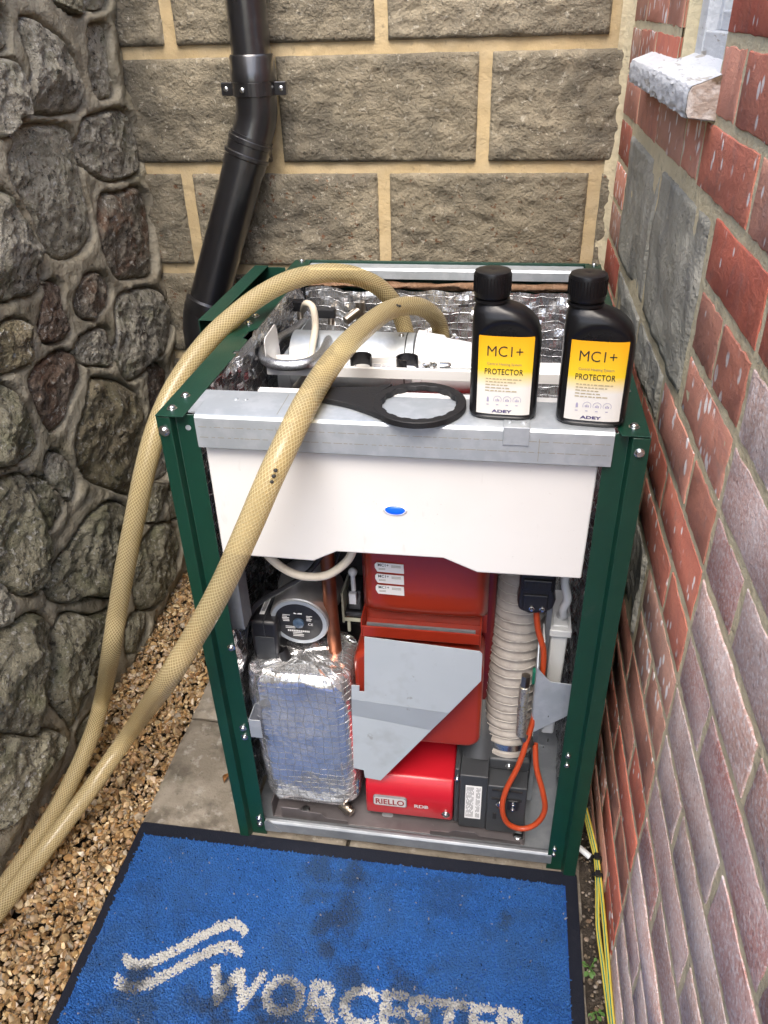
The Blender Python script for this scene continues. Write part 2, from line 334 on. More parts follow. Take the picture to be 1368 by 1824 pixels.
def foil_mat(name, base, rough, cell, crumple, wire=.6, lw=.0008):
    m = mat(name, base, rough, .88, layers=[((base[0]*.6, base[1]*.6, base[2]*.62), 9, .48, .7, .7)], coord='UV')
    t = m.node_tree; N = t.nodes; L = t.links; b = N['Principled BSDF']
    tc = N.new('ShaderNodeTexCoord')
    br = N.new('ShaderNodeTexBrick'); br.offset = 0.0; br.inputs['Scale'].default_value = 1.0
    br.inputs['Brick Width'].default_value = cell; br.inputs['Row Height'].default_value = cell; br.inputs['Mortar Size'].default_value = lw; br.inputs['Mortar Smooth'].default_value = .6
    wob = N.new('ShaderNodeTexNoise'); wob.inputs['Scale'].default_value = 18; L.new(tc.outputs['UV'], wob.inputs['Vector'])
    mx = N.new('ShaderNodeMix'); mx.data_type = 'VECTOR'; mx.inputs['Factor'].default_value = .022
    L.new(tc.outputs['UV'], mx.inputs['A']); L.new(wob.outputs['Color'], mx.inputs['B']); L.new(mx.outputs['Result'], br.inputs['Vector'])
    n1 = N.new('ShaderNodeTexVoronoi'); n1.feature = 'F1'; n1.inputs['Scale'].default_value = 26; n1.inputs['Detail'].default_value = 3; L.new(tc.outputs['UV'], n1.inputs['Vector'])
    n2 = N.new('ShaderNodeTexNoise'); n2.inputs['Scale'].default_value = 60; n2.inputs['Detail'].default_value = 5; L.new(tc.outputs['UV'], n2.inputs['Vector'])
    b1 = N.new('ShaderNodeBump'); b1.inputs['Distance'].default_value = crumple; L.new(n1.outputs['Distance'], b1.inputs['Height'])
    b2 = N.new('ShaderNodeBump'); b2.inputs['Distance'].default_value = crumple*.35; L.new(n2.outputs['Fac'], b2.inputs['Height']); L.new(b1.outputs[0], b2.inputs['Normal'])
    b3 = N.new('ShaderNodeBump'); b3.inputs['Distance'].default_value = .0005; L.new(br.outputs['Fac'], b3.inputs['Height']); L.new(b2.outputs[0], b3.inputs['Normal'])
    L.new(b3.outputs[0], b.inputs['Normal'])
    cm = N.new('ShaderNodeMix'); cm.data_type = 'RGBA'; pb = b.inputs['Base Color'].links[0].from_socket
    mm = N.new('ShaderNodeMath'); mm.operation = 'MULTIPLY'; mm.inputs[1].default_value = wire; L.new(br.outputs['Fac'], mm.inputs[0])
    L.new(mm.outputs[0], cm.inputs['Factor']); L.new(pb, cm.inputs['A']); cm.inputs['B'].default_value = (.40, .42, .45, 1); L.new(cm.outputs['Result'], b.inputs['Base Color'])
    rm = N.new('ShaderNodeMapRange'); rm.inputs['To Min'].default_value = rough; rm.inputs['To Max'].default_value = rough+.1; L.new(br.outputs['Fac'], rm.inputs['Value']); L.new(rm.outputs[0], b.inputs['Roughness'])
    return m
m_foil = foil_mat('foil_insulation', (.86, .87, .88), .20, .016, .0022)
m_foils = foil_mat('foil_wrap_bright', (.93, .94, .95), .19, .0135, .0014, .30, .00040)

def hose_mat():
    m = mat('clear_braided_hose', (.46, .355, .165), .30, layers=[((.54, .43, .22), 6, .4, .65, .7)], coat=.35, coord='UV')
    t = m.node_tree; N = t.nodes; L = t.links; b = N['Principled BSDF']
    base = b.inputs['Base Color'].links[0].from_socket
    tc = N.new('ShaderNodeTexCoord'); sp = N.new('ShaderNodeSeparateXYZ'); L.new(tc.outputs['UV'], sp.inputs[0])
    def M_(op, a, c):
        n = N.new('ShaderNodeMath'); n.operation = op
        for i, v in enumerate((a, c)):
            if v is None: continue
            if isinstance(v, (int, float)): n.inputs[i].default_value = v
            else: L.new(v, n.inputs[i])
        return n.outputs[0]
    res = []
    for s in (1, -1):
        a = M_('ADD', M_('MULTIPLY', sp.outputs['X'], 20*s), M_('MULTIPLY', sp.outputs['Y'], 150))
        fr = M_('ABSOLUTE', M_('SUBTRACT', M_('FRACT', a, None), .5), None)
        mr = N.new('ShaderNodeMapRange'); mr.inputs['From Min'].default_value = .13; mr.inputs['From Max'].default_value = .04
        L.new(fr, mr.inputs['Value']); res.append(mr.outputs[0])
    mk = M_('MAXIMUM', res[0], res[1])
    mx = N.new('ShaderNodeMix'); mx.data_type = 'RGBA'; L.new(M_('MULTIPLY', mk, .85), mx.inputs['Factor']); L.new(base, mx.inputs['A']); mx.inputs['B'].default_value = (.74, .65, .41, 1)
    L.new(mx.outputs['Result'], b.inputs['Base Color'])
    bu = N.new('ShaderNodeBump'); bu.inputs['Distance'].default_value = .0006; L.new(mk, bu.inputs['Height']); L.new(bu.outputs[0], b.inputs['Normal'])
    tr = N.new('ShaderNodeBsdfTransparent'); tr.inputs[0].default_value = (.93, .82, .55, 1)
    ms = N.new('ShaderNodeMixShader'); mr = N.new('ShaderNodeMapRange'); mr.inputs['To Min'].default_value = .50; mr.inputs['To Max'].default_value = .90
    L.new(mk, mr.inputs['Value']); L.new(mr.outputs[0], ms.inputs['Fac']); L.new(tr.outputs[0], ms.inputs[1]); L.new(b.outputs[0], ms.inputs[2])
    L.new(ms.outputs[0], N['Material Output'].inputs['Surface'])
    return m
m_hose = hose_mat()

def island_mat(name, cols, rough=.75, bump=None):
    """colour picked at random for each loose piece"""
    m = mat(name, cols[0], rough, bumps=bump or [])
    t = m.node_tree; N = t.nodes; L = t.links; b = N['Principled BSDF']
    g = N.new('ShaderNodeNewGeometry'); r = N.new('ShaderNodeValToRGB'); r.color_ramp.interpolation = 'LINEAR'
    e = r.color_ramp.elements
    while len(e) < len(cols): e.new(.5)
    for i, c in enumerate(cols): e[i].position = i/(len(cols)-1); e[i].color = (*c, 1)
    L.new(g.outputs['Random Per Island'], r.inputs[0])
    tc = N.new('ShaderNodeTexCoord'); n = N.new('ShaderNodeTexNoise'); n.inputs['Scale'].default_value = 160; n.inputs['Detail'].default_value = 4; L.new(tc.outputs['Object'], n.inputs['Vector'])
    mr = N.new('ShaderNodeMapRange'); mr.inputs['From Min'].default_value = .3; mr.inputs['From Max'].default_value = .7; mr.inputs['To Min'].default_value = .65; mr.inputs['To Max'].default_value = 1.25; L.new(n.outputs['Fac'], mr.inputs['Value'])
    hs = N.new('ShaderNodeHueSaturation'); L.new(mr.outputs[0], hs.inputs['Value']); L.new(r.outputs[0], hs.inputs['Color'])
    L.new(hs.outputs[0], b.inputs['Base Color'])
    return m
def attr_mat(name, attr, rough, bump=None):
    m = mat(name, (.1, .1, .1), rough, bumps=bump or [], spec=.2); t = m.node_tree
    a = t.nodes.new('ShaderNodeAttribute'); a.attribute_name = attr
    t.links.new(a.outputs['Color'], t.nodes['Principled BSDF'].inputs['Base Color']); return m

# ------------------------------------------------------------------ ground
o = obj('ground', box(-15, 15, -15, 15, -.30, -.05), m_soil); o['kind'] = 'structure'
def dirt(u, v):
    x = .56+u*.09; y = -1.1+v*2.0
    return (x, y, -.012+.010*fbm((x, y, 3), 18, 4)), (x, y)
V, F, _ = grid(dirt, 14, 220)
o = obj('soil_strip', (V, F), m_soil, smooth=180); o['kind'] = 'structure'
pav = obj('paving', box(-.185, .59, -1.55, .93, -.048, -.012), m_soil); pav['kind'] = 'structure'
def slab(x0, x1, y0, y1, s):
    rnd = random.Random(s)
    def fn(u, v):
        x = x0+(x1-x0)*u; y = y0+(y1-y0)*v
        e = min(u*(x1-x0), (1-u)*(x1-x0), v*(y1-y0), (1-v)*(y1-y0))
        edge = -.006*max(0, 1-e/.012)**2
        z = -.0005+edge+.0022*fbm((x, y, s), 9, 4)
        if u in (0, 1): x += .003*fbm((y, s, 1), 14, 3)
        if v in (0, 1): y += .003*fbm((x, s, 2), 14, 3)
        return (x, y, z), (x, y)
    nu, nv = 36, 36
    V, F, _ = grid(fn, nu, nv)
    n = len(V); bd = [i for i in range(nu+1)]+[j*(nu+1)+nu for j in range(1, nv+1)]+[nv*(nu+1)+i for i in range(nu-1, -1, -1)]+[j*(nu+1) for j in range(nv-1, 0, -1)]
    for i in bd: V.append((V[i][0], V[i][1], -.05))
    for k in range(len(bd)): F.append((bd[k], bd[(k+1) % len(bd)], n+(k+1) % len(bd), n+k))
    obj('slab', (V, F), m_slab, pav, smooth=50)
ys = [-1.5, -1.05, -.60, -.168, .262, .70, .925]
for j in range(6):
    for i, (a, b) in enumerate(((-.190, .188), (.194, .590))):
        slab(a, b, ys[j]+.003, ys[j+1]-.003, j*2+i)

# gravel: thousands of angular flints
def gravel():
    rng = np.random.default_rng(5)
    bm = bmesh.new(); bmesh.ops.create_icosphere(bm, subdivisions=1, radius=1.0)
    bv = np.array([v.co[:] for v in bm.verts]); bf = np.array([[v.index for v in f.verts] for f in bm.faces]); bm.free()
    pts = []
    for n, zlo, zhi in ((4600, -.030, -.018), (5200, -.022, -.011), (5200, -.016, -.006)):
        x = rng.uniform(-.445, -.188, n); y = rng.uniform(-.72, .93, n); z = rng.uniform(zlo, zhi, n)
        pts.append(np.stack([x, y, z], 1))
    pts = np.concatenate(pts); n = len(pts)
    sz = rng.gamma(7, .00074, n).clip(.0028, .0095)
    asp = np.stack([rng.uniform(.8, 1.25, n), rng.uniform(.8, 1.25, n), rng.uniform(.4, .75, n)], 1)
    lump = rng.uniform(.72, 1.22, (n, len(bv), 1))
    v = bv[None]*lump*(sz[:, None]*asp)[:, None, :]
    q = rng.normal(size=(n, 4)); q[:, 1:3] *= .55; q /= np.linalg.norm(q, axis=1)[:, None]
    a, b, c, d = q.T
    R = np.stack([np.stack([1-2*(c*c+d*d), 2*(b*c-a*d), 2*(b*d+a*c)], 1), np.stack([2*(b*c+a*d), 1-2*(b*b+d*d), 2*(c*d-a*b)], 1), np.stack([2*(b*d-a*c), 2*(c*d+a*b), 1-2*(b*b+c*c)], 1)], 1)
    v = np.einsum('nij,nkj->nki', R, v)+pts[:, None, :]
    f = (bf[None]+(np.arange(n)*len(bv))[:, None, None]).reshape(-1, 3); v = v.reshape(-1, 3)
    me = bpy.data.meshes.new('gravel'); me.vertices.add(len(v)); me.vertices.foreach_set('co', v.astype(np.float32).ravel())
    me.loops.add(len(f)*3); me.loops.foreach_set('vertex_index', f.astype(np.int32).ravel())
    me.polygons.add(len(f)); me.polygons.foreach_set('loop_start', np.arange(0, len(f)*3, 3, dtype=np.int32)); me.update()
    me.shade_smooth(); me.set_sharp_from_angle(angle=math.radians(38))
    me.materials.append(island_mat('flint_gravel', [(.11, .072, .038), (.42, .27, .115), (.19, .115, .055), (.56, .40, .20), (.22, .19, .15), (.34, .19, .07), (.58, .46, .27), (.17, .10, .045), (.42, .25, .10), (.24, .125, .05), (.66, .56, .42)], .5))
    o = link('gravel', me); o['kind'] = 'stuff'; o['label'] = 'angular brown and cream gravel between stone wall and slabs'; o['category'] = 'gravel'
gravel()

# ------------------------------------------------------------------ rubble stone wall (left)
WX = -.40
def to_wall(pts): return [(P(x, y, 0, WX+.012)[1], P(x, y, 0, WX+.012)[2]) for x, y in pts]
kA = .285; kC = .296
def A(l): return [(x*kA, y*kA) for x, y in l]
def B(l): return [(x*kA, 480+y*kA) for x, y in l]
def C(l): return [(x*kC, 980+y*kC) for x, y in l]
STONES = [
 (A([(130,110),(230,130),(350,230),(430,330),(490,520),(500,680),(380,710),(200,700),(170,620),(180,440),(150,300),(110,180)]), 'grey', .050),
 (A([(535,180),(660,160),(690,400),(730,560),(700,610),(600,610),(560,500),(540,350)]), 'grey', .016),
 (A([(0,370),(70,390),(130,500),(175,640),(160,720),(90,740),(40,830),(-40,840),(-110,620),(-60,420)]), 'grey', .060),
 (A([(590,720),(780,690),(850,850),(880,1000),(860,1080),(700,1130),(560,1070),(480,990),(480,850),(500,760)]), 'grey', .038),
 (A([(100,800),(400,790),(470,950),(510,1150),(550,1350),(560,1500),(440,1620),(280,1560),(200,1350),(100,1180),(50,1050),(70,900)]), 'pale', .034),
 (A([(620,1230),(730,1210),(880,1180),(940,1350),(960,1550),(960,1700),(850,1740),(720,1730),(640,1600),(610,1450)]), 'rust', .036),
 (A([(0,1190),(90,1270),(170,1440),(230,1580),(260,1740),(210,1840),(100,1850),(0,1880),(-90,1700),(-80,1300)]), 'grey', .060),
 (A([(0,60),(40,150),(40,260),(0,330),(-60,320),(-90,150),(-50,60)]), 'grey', .03),
 (A([(330,-10),(420,-60),(520,-20),(530,70),(450,85),(380,45)]), 'dark', .05),
 (A([(545,0),(660,-10),(655,40),(565,65)]), 'grey', .018),
 (B([(290,80),(370,90),(380,250),(430,370),(400,430),(330,460),(250,440),(240,330),(260,200)]), 'red', .030),
 (B([(480,120),(530,50),(600,20),(660,50),(690,130),(660,220),(590,300),(530,310),(470,270),(450,200)]), 'rust', .034),
 (B([(740,170),(830,130),(950,120),(1020,200),(1060,330),(1040,470),(960,570),(830,690),(760,660),(720,560),(710,400),(710,260)]), 'grey', .045),
 (B([(480,440),(570,380),(650,370),(690,460),(700,590),(600,600),(520,590),(460,510)]), 'grey', .028),
 (B([(0,340),(80,310),(150,340),(190,440),(180,560),(100,620),(0,660),(-70,620),(-90,480)]), 'tan', .050),
 (B([(250,580),(340,520),(440,520),(500,600),(500,680),(430,810),(380,950),(330,1010),(260,950),(200,800),(170,690)]), 'red', .036),
 (B([(0,720),(80,760),(150,880),(220,1050),(200,1150),(100,1210),(0,1230),(-100,1160),(-100,850)]), 'dark', .042),
 (B([(560,690),(700,690),(820,760),(880,850),(890,1000),(860,1180),(840,1380),(780,1400),(640,1350),(520,1290),(460,1150),(490,950),(530,800)]), 'tan', .050),
 (B([(280,1160),(370,1140),(440,1230),(490,1350),(430,1440),(350,1370),(290,1280)]), 'grey', .024),
 (B([(200,1290),(270,1310),(340,1420),(390,1490),(340,1570),(300,1620),(250,1500),(220,1400)]), 'dark', .026),
 ([(-5,865),(28,845),(50,848),(66,888),(77,936),(83,993),(77,1010),(71,1045),(53,1057),(30,1057),(18,1048),(-6,1030),(-40,950)], 'dark', .052),
 ([(162,915),(190,893),(220,900),(228,930),(225,965),(215,1010),(205,1050),(192,1063),(150,1060),(118,1072),(90,1066),(75,1045),(82,1018),(110,985),(140,940)], 'dark', .062),
 ([(258,870),(285,862),(295,890),(275,925),(252,930),(245,900)], 'dark', .04),
 ([(250,965),(268,940),(300,932),(315,960),(318,990),(305,1025),(285,1065),(262,1085),(238,1078),(232,1045),(240,1000)], 'dark', .055),
 ([(265,657),(290,650),(302,690),(292,720),(268,730)], 'red', .014),
 ([(262,745),(290,738),(305,790),(300,845),(270,852),(258,800)], 'grey', .02),
 ([(300,860),(322,850),(330,905),(318,922),(300,920)], 'dark', .02),
 ([(0,1035),(10,1050),(22,1070),(15,1092),(9,1110),(-8,1116),(-30,1070)], 'pale', .05),
 (C([(0,500),(100,420),(180,380),(260,400),(310,500),(320,640),(280,760),(240,900),(200,1100),(100,1110),(0,1090),(-110,1050),(-130,750)]), 'dark', .072),
 (C([(330,420),(420,380),(520,400),(640,360),(690,420),(660,600),(610,740),(520,850),(450,1000),(420,1070),(330,950),(260,880),(290,750),(330,620)]), 'dark', .066),
 (C([(0,1120),(180,1125),(240,1080),(350,1110),(330,1200),(290,1300),(200,1430),(100,1560),(0,1680),(-130,1640),(-160,1300)]), 'dark', .075),
 (C([(770,390),(860,370),(880,450),(850,550),(770,620),(740,560)]), 'dark', .045),
 (C([(470,1060),(560,950),(600,900),(590,1000),(500,1130),(450,1160)]), 'dark', .03),
]
rub = thing('rubble_wall', 'rough grey rubble stone wall with raised mortar joints, left of the boiler', 'wall', (WX, 0, 0))
polys = []
def stone_mesh(poly, depth, seed, nr=96, nk=34):
    c = np.array(catmull([(a, b, 0) for a, b in poly], max(3, nr//len(poly)), True))[:, :2]
    for i in range(len(c)):
        c[i] += .0022*np.array([fbm((c[i][0], c[i][1], seed), 45, 3), fbm((c[i][0], c[i][1], seed+9), 45, 3)])
    ctr = c.mean(0); c = ctr+(c-ctr)*1.075; n = len(c); V, F = [], []
    rp = random.Random(seed*13+5); size = max(np.ptp(c[:, 0]), np.ptp(c[:, 1]))/2
    planes = []
    for q in range(7):
        an = rp.uniform(0, 2*PI); sl_ = rp.uniform(.15, .75)*depth/size; planes.append((math.cos(an)*sl_, math.sin(an)*sl_, rp.uniform(.78, 1.12)*depth))
    for k in range(nk):
        t = (k/nk)**1.2
        prof = (1-(1-min(1, t/.17))**2.2)
        for i in range(n):
            q = ctr+(c[i]-ctr)*(1-t)
            h = -.03
            if k:
                y_, z_ = q[0]+.006*fbm((q[0], q[1], seed+3), 20, 3), q[1]+.006*fbm((q[0], q[1], seed+6), 20, 3)
                face = min(p[2]+p[0]*(y_-ctr[0])+p[1]*(z_-ctr[1]) for p in planes)
                h = -.016+(.016+face)*prof
                rg = noise.ridged_multi_fractal(Vector((q[0]*22, q[1]*22, seed*.7)), .9, 2.1, 4, 1.0, 2.0)
                h += (.30*depth*fbm((q[0], q[1], seed*.37), 16, 5)+.0040*(rg-1.0)+.0030*fbm((q[0], q[1], seed*.9), 70, 4))*min(1, t*5+.2)
            V.append((WX+h, q[0], q[1]))
    for k in range(nk-1):
        for i in range(n): F.append((k*n+i, k*n+(i+1) % n, (k+1)*n+(i+1) % n, (k+1)*n+i))
    V.append((sum(V[(nk-1)*n+i][0] for i in range(n))/n, ctr[0], ctr[1])); F += [((nk-1)*n+i, (nk-1)*n+(i+1) % n, len(V)-1) for i in range(n)]
    return V, F
for k, (pts, kind, depth) in enumerate(STONES):
    pl = to_wall(pts); polys.append(np.array(pl))
    obj('stone', stone_mesh(pl, depth*.68, k+1), MS[kind], rub, smooth=180)
# the wall goes on towards the viewer and above the frame with stones of the same sort
rnd = random.Random(3)
for j in range(11):
    z = .02+j*.155; y = -1.55+rnd.uniform(0, .08)
    while y < .9:
        wd = rnd.uniform(.12, .20); hh = rnd.uniform(.115, .15)
        cy_, cz_ = y+wd/2, z+hh/2
        lim = -.20+.52*max(0, cz_)      # first column already built from the picture
        if (cy_+wd/2 < lim-.06) or cz_-hh/2 > 1.30:
            pl = []
            for a in range(9):
                t = 2*PI*a/9+rnd.uniform(-.12, .12); s = rnd.uniform(.86, 1.02)
                ex = abs(math.cos(t))**.6*math.copysign(1, math.cos(t)); ez = abs(math.sin(t))**.6*math.copysign(1, math.sin(t))
                pl.append((cy_+ex*s*(wd/2-.012), cz_+ez*s*(hh/2-.010)))
            if not any((np.hypot(q[:, 0]-cy_, q[:, 1]-cz_) < .10).any() for q in polys[:len(STONES)]):
                polys.append(np.array(pl))
                obj('stone', stone_mesh(pl, rnd.uniform(.03, .055), len(polys)+40, 36, 11), MS[rnd.choice(['grey', 'tan', 'rust', 'dark', 'pale', 'red'])], rub, smooth=180)
        y += wd+.004
def rubble_mortar():
    ny, nz = 460, 320; y0, y1, z0, z1 = -1.6, .955, -.06, 1.72
    Y, Z = np.meshgrid(np.linspace(y0, y1, ny), np.linspace(z0, z1, nz)); best = np.full(Y.shape, .2)
    for pl in polys:
        pl = np.array(catmull([(a, b, 0) for a, b in pl], 4, True))[:, :2]
        mn, mx = pl.min(0)-.06, pl.max(0)+.06
        s = (Y > mn[0]) & (Y < mx[0]) & (Z > mn[1]) & (Z < mx[1])
        if not s.any(): continue
        yy, zz = Y[s], Z[s]; d = np.full(yy.shape, 9.0); ins = np.zeros(yy.shape, bool)
        for i in range(len(pl)):
            a, b = pl[i], pl[(i+1) % len(pl)]; e = b-a; L2 = e@e+1e-12
            t = np.clip(((yy-a[0])*e[0]+(zz-a[1])*e[1])/L2, 0, 1)
            d = np.minimum(d, np.hypot(yy-a[0]-t*e[0], zz-a[1]-t*e[1]))
            if a[1] != b[1]:
                cr = ((a[1] > zz) != (b[1] > zz)) & (yy < (b[0]-a[0])*(zz-a[1])/(b[1]-a[1])+a[0]); ins ^= cr
        best[s] = np.minimum(best[s], np.where(ins, -d, d))
    V = []
    for j in range(nz):
        for i in range(ny):
            d = best[j, i]; y, z = Y[j, i], Z[j, i]
            t = min(1, max(0, (d+.001)/.0075)); t = t*t*(3-2*t)
            h = -.012+.030*t if d > -.006 else -.025
            if d > .022: h -= min(.010, (d-.022)*.35)
            h += .006*fbm((y, z, 5), 11, 3)+.0028*fbm((y, z, 8), 45, 3)
            V.append((WX+h, y, z))
    F = [(j*ny+i, j*ny+i+1, (j+1)*ny+i+1, (j+1)*ny+i) for j in range(nz-1) for i in range(ny-1)]
    obj('mortar', (V, F), m_rmortar, rub, smooth=180)
    obj('wall_core', box(-.62, WX-.034, -1.6, .95, -.06, 1.72), m_rmortar, rub)
rubble_mortar()

# ------------------------------------------------------------------ block wall (back)
BY = .935
blk = thing('block_wall', 'rock-faced sandstone block wall with sandy pointing behind the boiler', 'wall', (.1, BY, 0))
obj('mortar', grid(lambda u, v: ((-.62+1.25*u, BY+.002+.0022*fbm((u*1.25, v*1.8, 2), 26, 4), -.05+1.8*v), (u, v)), 180, 240)[:2], m_bmortar, blk, smooth=180)
obj('wall_core', box(-.62, .68, BY+.012, BY+.25, -.05, 1.75), m_bmortar, blk)
rows = [(-.05, .118), (.133, .322), (.337, .523), (.538, .733), (.749, .949), (.965, 1.166), (1.182, 1.388), (1.404, 1.60)]
jts = {0: [.10], 1: [-.13, .36], 2: [.10, .5], 3: [-.13, .30], 4: [-.293, .141, .575], 5: [-.084, .346], 6: [-.285, .144, .585], 7: [-.08, .35]}
for r_i, (za, zb) in enumerate(rows):
    xs = [-.60]+jts[r_i]+[.66]
    for k in range(len(xs)-1):
        xa, xb = xs[k]+.0095, xs[k+1]-.0095
        if xb-xa < .02: continue
        nu, nv = max(8, int((xb-xa)/.0055)), int((zb-za)/.0055)
        sd_ = r_i*7+k
        def fn(u, v):
            x = xa+(xb-xa)*u; z = za+(zb-za)*v
            e = min(u*(xb-xa), (1-u)*(xb-xa), v*(zb-za), (1-v)*(zb-za))
            b_ = min(1, e/.016); b_ = b_*b_*(3-2*b_)
            d1 = noise.voronoi(Vector((x*16+z*6, z*26, sd_)))[0]
            rg = noise.ridged_multi_fractal(Vector((x*17, z*30, sd_)), .9, 2.1, 4, 1.0, 2.0)
            h = .0040*min(1, e/.003)+b_*(.003+(.0034+.0030*((sd_*37) % 7)/7)*fbm((x, z*1.5, sd_), 17, 6)+.0022*(rg-1.0)+.002*(d1[1]-d1[0]))
            if e <= 1e-9: h = -.012
            xx = x+(.0022*fbm((z, sd_, 1), 30, 3) if u in (0, 1) else 0); zz = z+(.0022*fbm((x, sd_, 2), 30, 3) if v in (0, 1) else 0)
            return (xx, BY-h, zz), (u, v)
        V, F, _ = grid(fn, nu, nv)
        obj('block', (V, F), m_block_rust if r_i in (3, 4) else m_block, blk, smooth=180)
# sandy fillet in the corner against the brickwork
obj('corner_fillet', grid(lambda u, v: ((.590+.024*u, BY-.004-.014*u*u-.002*fbm((u, v*9, 4), 3, 3), -.04+1.75*v), (u, v)), 6, 220)[:2], m_kmortar, blk, smooth=180)

# ------------------------------------------------------------------ brick wall (right), local frame: x into the wall, y along it, z up
KX, KS = .6215, .0095
kw = thing('brick_wall', 'red brick house wall with cream joints, right of the boiler', 'wall', (KX, 0, 0), KS)
Z0, PIT = 1.052, .0742
def brick_piece(u0, u1, z0, z1, seed, proud=0.0, nu=1, name='brick', m=None, rough=0):
    rn = random.Random(seed); b_ = .0016
    j = lambda s: rn.uniform(-s, s)
    d = proud+.0004+j(.0005)
    V, F = [], []
    cor = [(u0+j(.0018), z0+j(.0018)), (u1+j(.0018), z0+j(.0018)), (u1+j(.0012), z1+j(.0012)), (u0+j(.0012), z1+j(.0012))]
    out = []
    for k in range(4):
        a, c = cor[k], cor[(k+1) % 4]; n = 9 if k % 2 == 0 else 4
        for t in range(n): out.append((a[0]+(c[0]-a[0])*t/n+(j(.0015) if t else 0), a[1]+(c[1]-a[1])*t/n+(j(.0015) if t else 0)))
    cx, cz = (u0+u1)/2, (z0+z1)/2; n = len(out)
    for dep, ins in ((.03, 0), (-d+.0016, 0), (-d+.0004, b_*.4), (-d, b_)):
        for p in out:
            sx = 1-ins/((u1-u0)/2); sz = 1-ins/((z1-z0)/2); V.append((dep+(j(.0003) if dep < .02 else 0), cx+(p[0]-cx)*sx, cz+(p[1]-cz)*sz))
    for k in range(3):
        for i in range(n): F.append((k*n+i, k*n+(i+1) % n, (k+1)*n+(i+1) % n, (k+1)*n+i))
    F.append(tuple(3*n+i for i in range(n)))
    obj(name, (V, F), m, kw, smooth=40, world=False)
UB = -.150; J = .0056
WIN = (.165, .425, 1.165, 1.62)
def lay(zk, u_list, m, seed):
    z1 = Z0-PIT*zk-J; z0 = Z0-PIT*(zk+1)+J
    for k in range(len(u_list)-1):
        a, b = sorted((u_list[k], u_list[k+1])); a += J; b -= J
        if z1 > WIN[2] and z0 < WIN[3]+.07:
            if a >= WIN[0]-.01 and b <= WIN[1]+.01: continue
            if a < WIN[1] < b: a = WIN[1]
            if a < WIN[0] < b: b = WIN[0]
        if b-a < .015: continue
        mm = m(a, b) if callable(m) else m
        brick_piece(a, b, z0, z1, seed*31+k, 0, m=mm)
for k in range(-9, 15):
    odd = k % 2
    near = [UB]+([-.260, -.485, -.710, -.935, -1.16] if odd else [-.372, -.597, -.822, -1.047, -1.16])
    lay(k, near, (m_lilac if k >= 1 else m_brick) , 100+k)
    if k < 0:
        if k == -1: far = [UB, -.048, .188, .295, .507, .72, .922]
        elif k == -2: far = [UB, .065, WIN[0], .29, WIN[1], .63, .80, .922]
        else: far = ([UB, -.04, WIN[0], .29, WIN[1], .55, .77, .922] if odd else [UB, .065, WIN[0], .29, WIN[1], .66, .922])
    elif k <= 2: far = [UB]+([-.039] if odd else [])+[.067]
    elif k == 3: far = [UB, -.039, .168]
    else: far = [UB]+([-.039, .18, .40, .62, .80, .922] if odd else [.068, .29, .51, .73, .922])
    if k in (6, 7): far = [UB]+([-.039] if odd else [])+[.068]
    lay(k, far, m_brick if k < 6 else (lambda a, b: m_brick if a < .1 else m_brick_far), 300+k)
    if 0 <= k <= 4: lay(k, [.76 if k < 2 else .70, .922], m_brick, 500+k)
def patch(u0, u1, z0, z1, seed):
    def fn(u, v):
        y = u0+(u1-u0)*u; z = z0+(z1-z0)*v
        e = min(u*(u1-u0), (1-u)*(u1-u0), v*(z1-z0), (1-v)*(z1-z0)); b_ = min(1, e/.008)
        return (-.001-b_*(.002+.006*fbm((y, z, seed), 10, 5)) if e > 1e-9 else .02, y+.002*fbm((z, seed, 1), 20, 3), z+.002*fbm((y, seed, 4), 20, 3)), (u, v)
    V, F, _ = grid(fn, 26, 26); obj('stone', (V, F), m_slate, kw, smooth=180, world=False)
patch(.412, .752, Z0-PIT*3+.006, Z0-.008, 1); patch(.074, .404, Z0-PIT*3+.006, Z0-.008, 2)
patch(.175, .40, Z0-PIT*4+.005, Z0-PIT*3-.004, 3); patch(.41, .69, Z0-PIT*5+.005, Z0-PIT*3-.004, 4)
patch(.075, .33, Z0-PIT*8+.005, Z0-PIT*6-.004, 5); patch(.34, .60, Z0-PIT*8+.005, Z0-PIT*6-.004, 6)
def kgrid(u0, u1, z0, z1):
    def fn(u, v):
        y = u0+(u1-u0)*u; z = z0+(z1-z0)*v
        return (.0008+.0010*fbm((y, z, 6), 60, 3), y, z), (u, v)
    return grid(fn, max(3, int((u1-u0)/.008)), max(3, int((z1-z0)/.008)))[:2]
obj('mortar', [kgrid(-1.2, WIN[0], -.06, 1.75), kgrid(WIN[0], WIN[1], -.06, WIN[2]), kgrid(WIN[1], .95, -.06, 1.75), kgrid(WIN[0], WIN[1], WIN[3], 1.75)], m_kmortar, kw, smooth=180, world=False)
obj('wall_core', [box(.0045, .22, -1.2, WIN[0], -.06, 1.75), box(.0045, .22, WIN[1], .95, -.06, 1.75), box(.0045, .22, WIN[0], WIN[1], -.06, WIN[2]), box(.0045, .22, WIN[0], WIN[1], WIN[3], 1.75)], m_kmortar, kw, world=False)
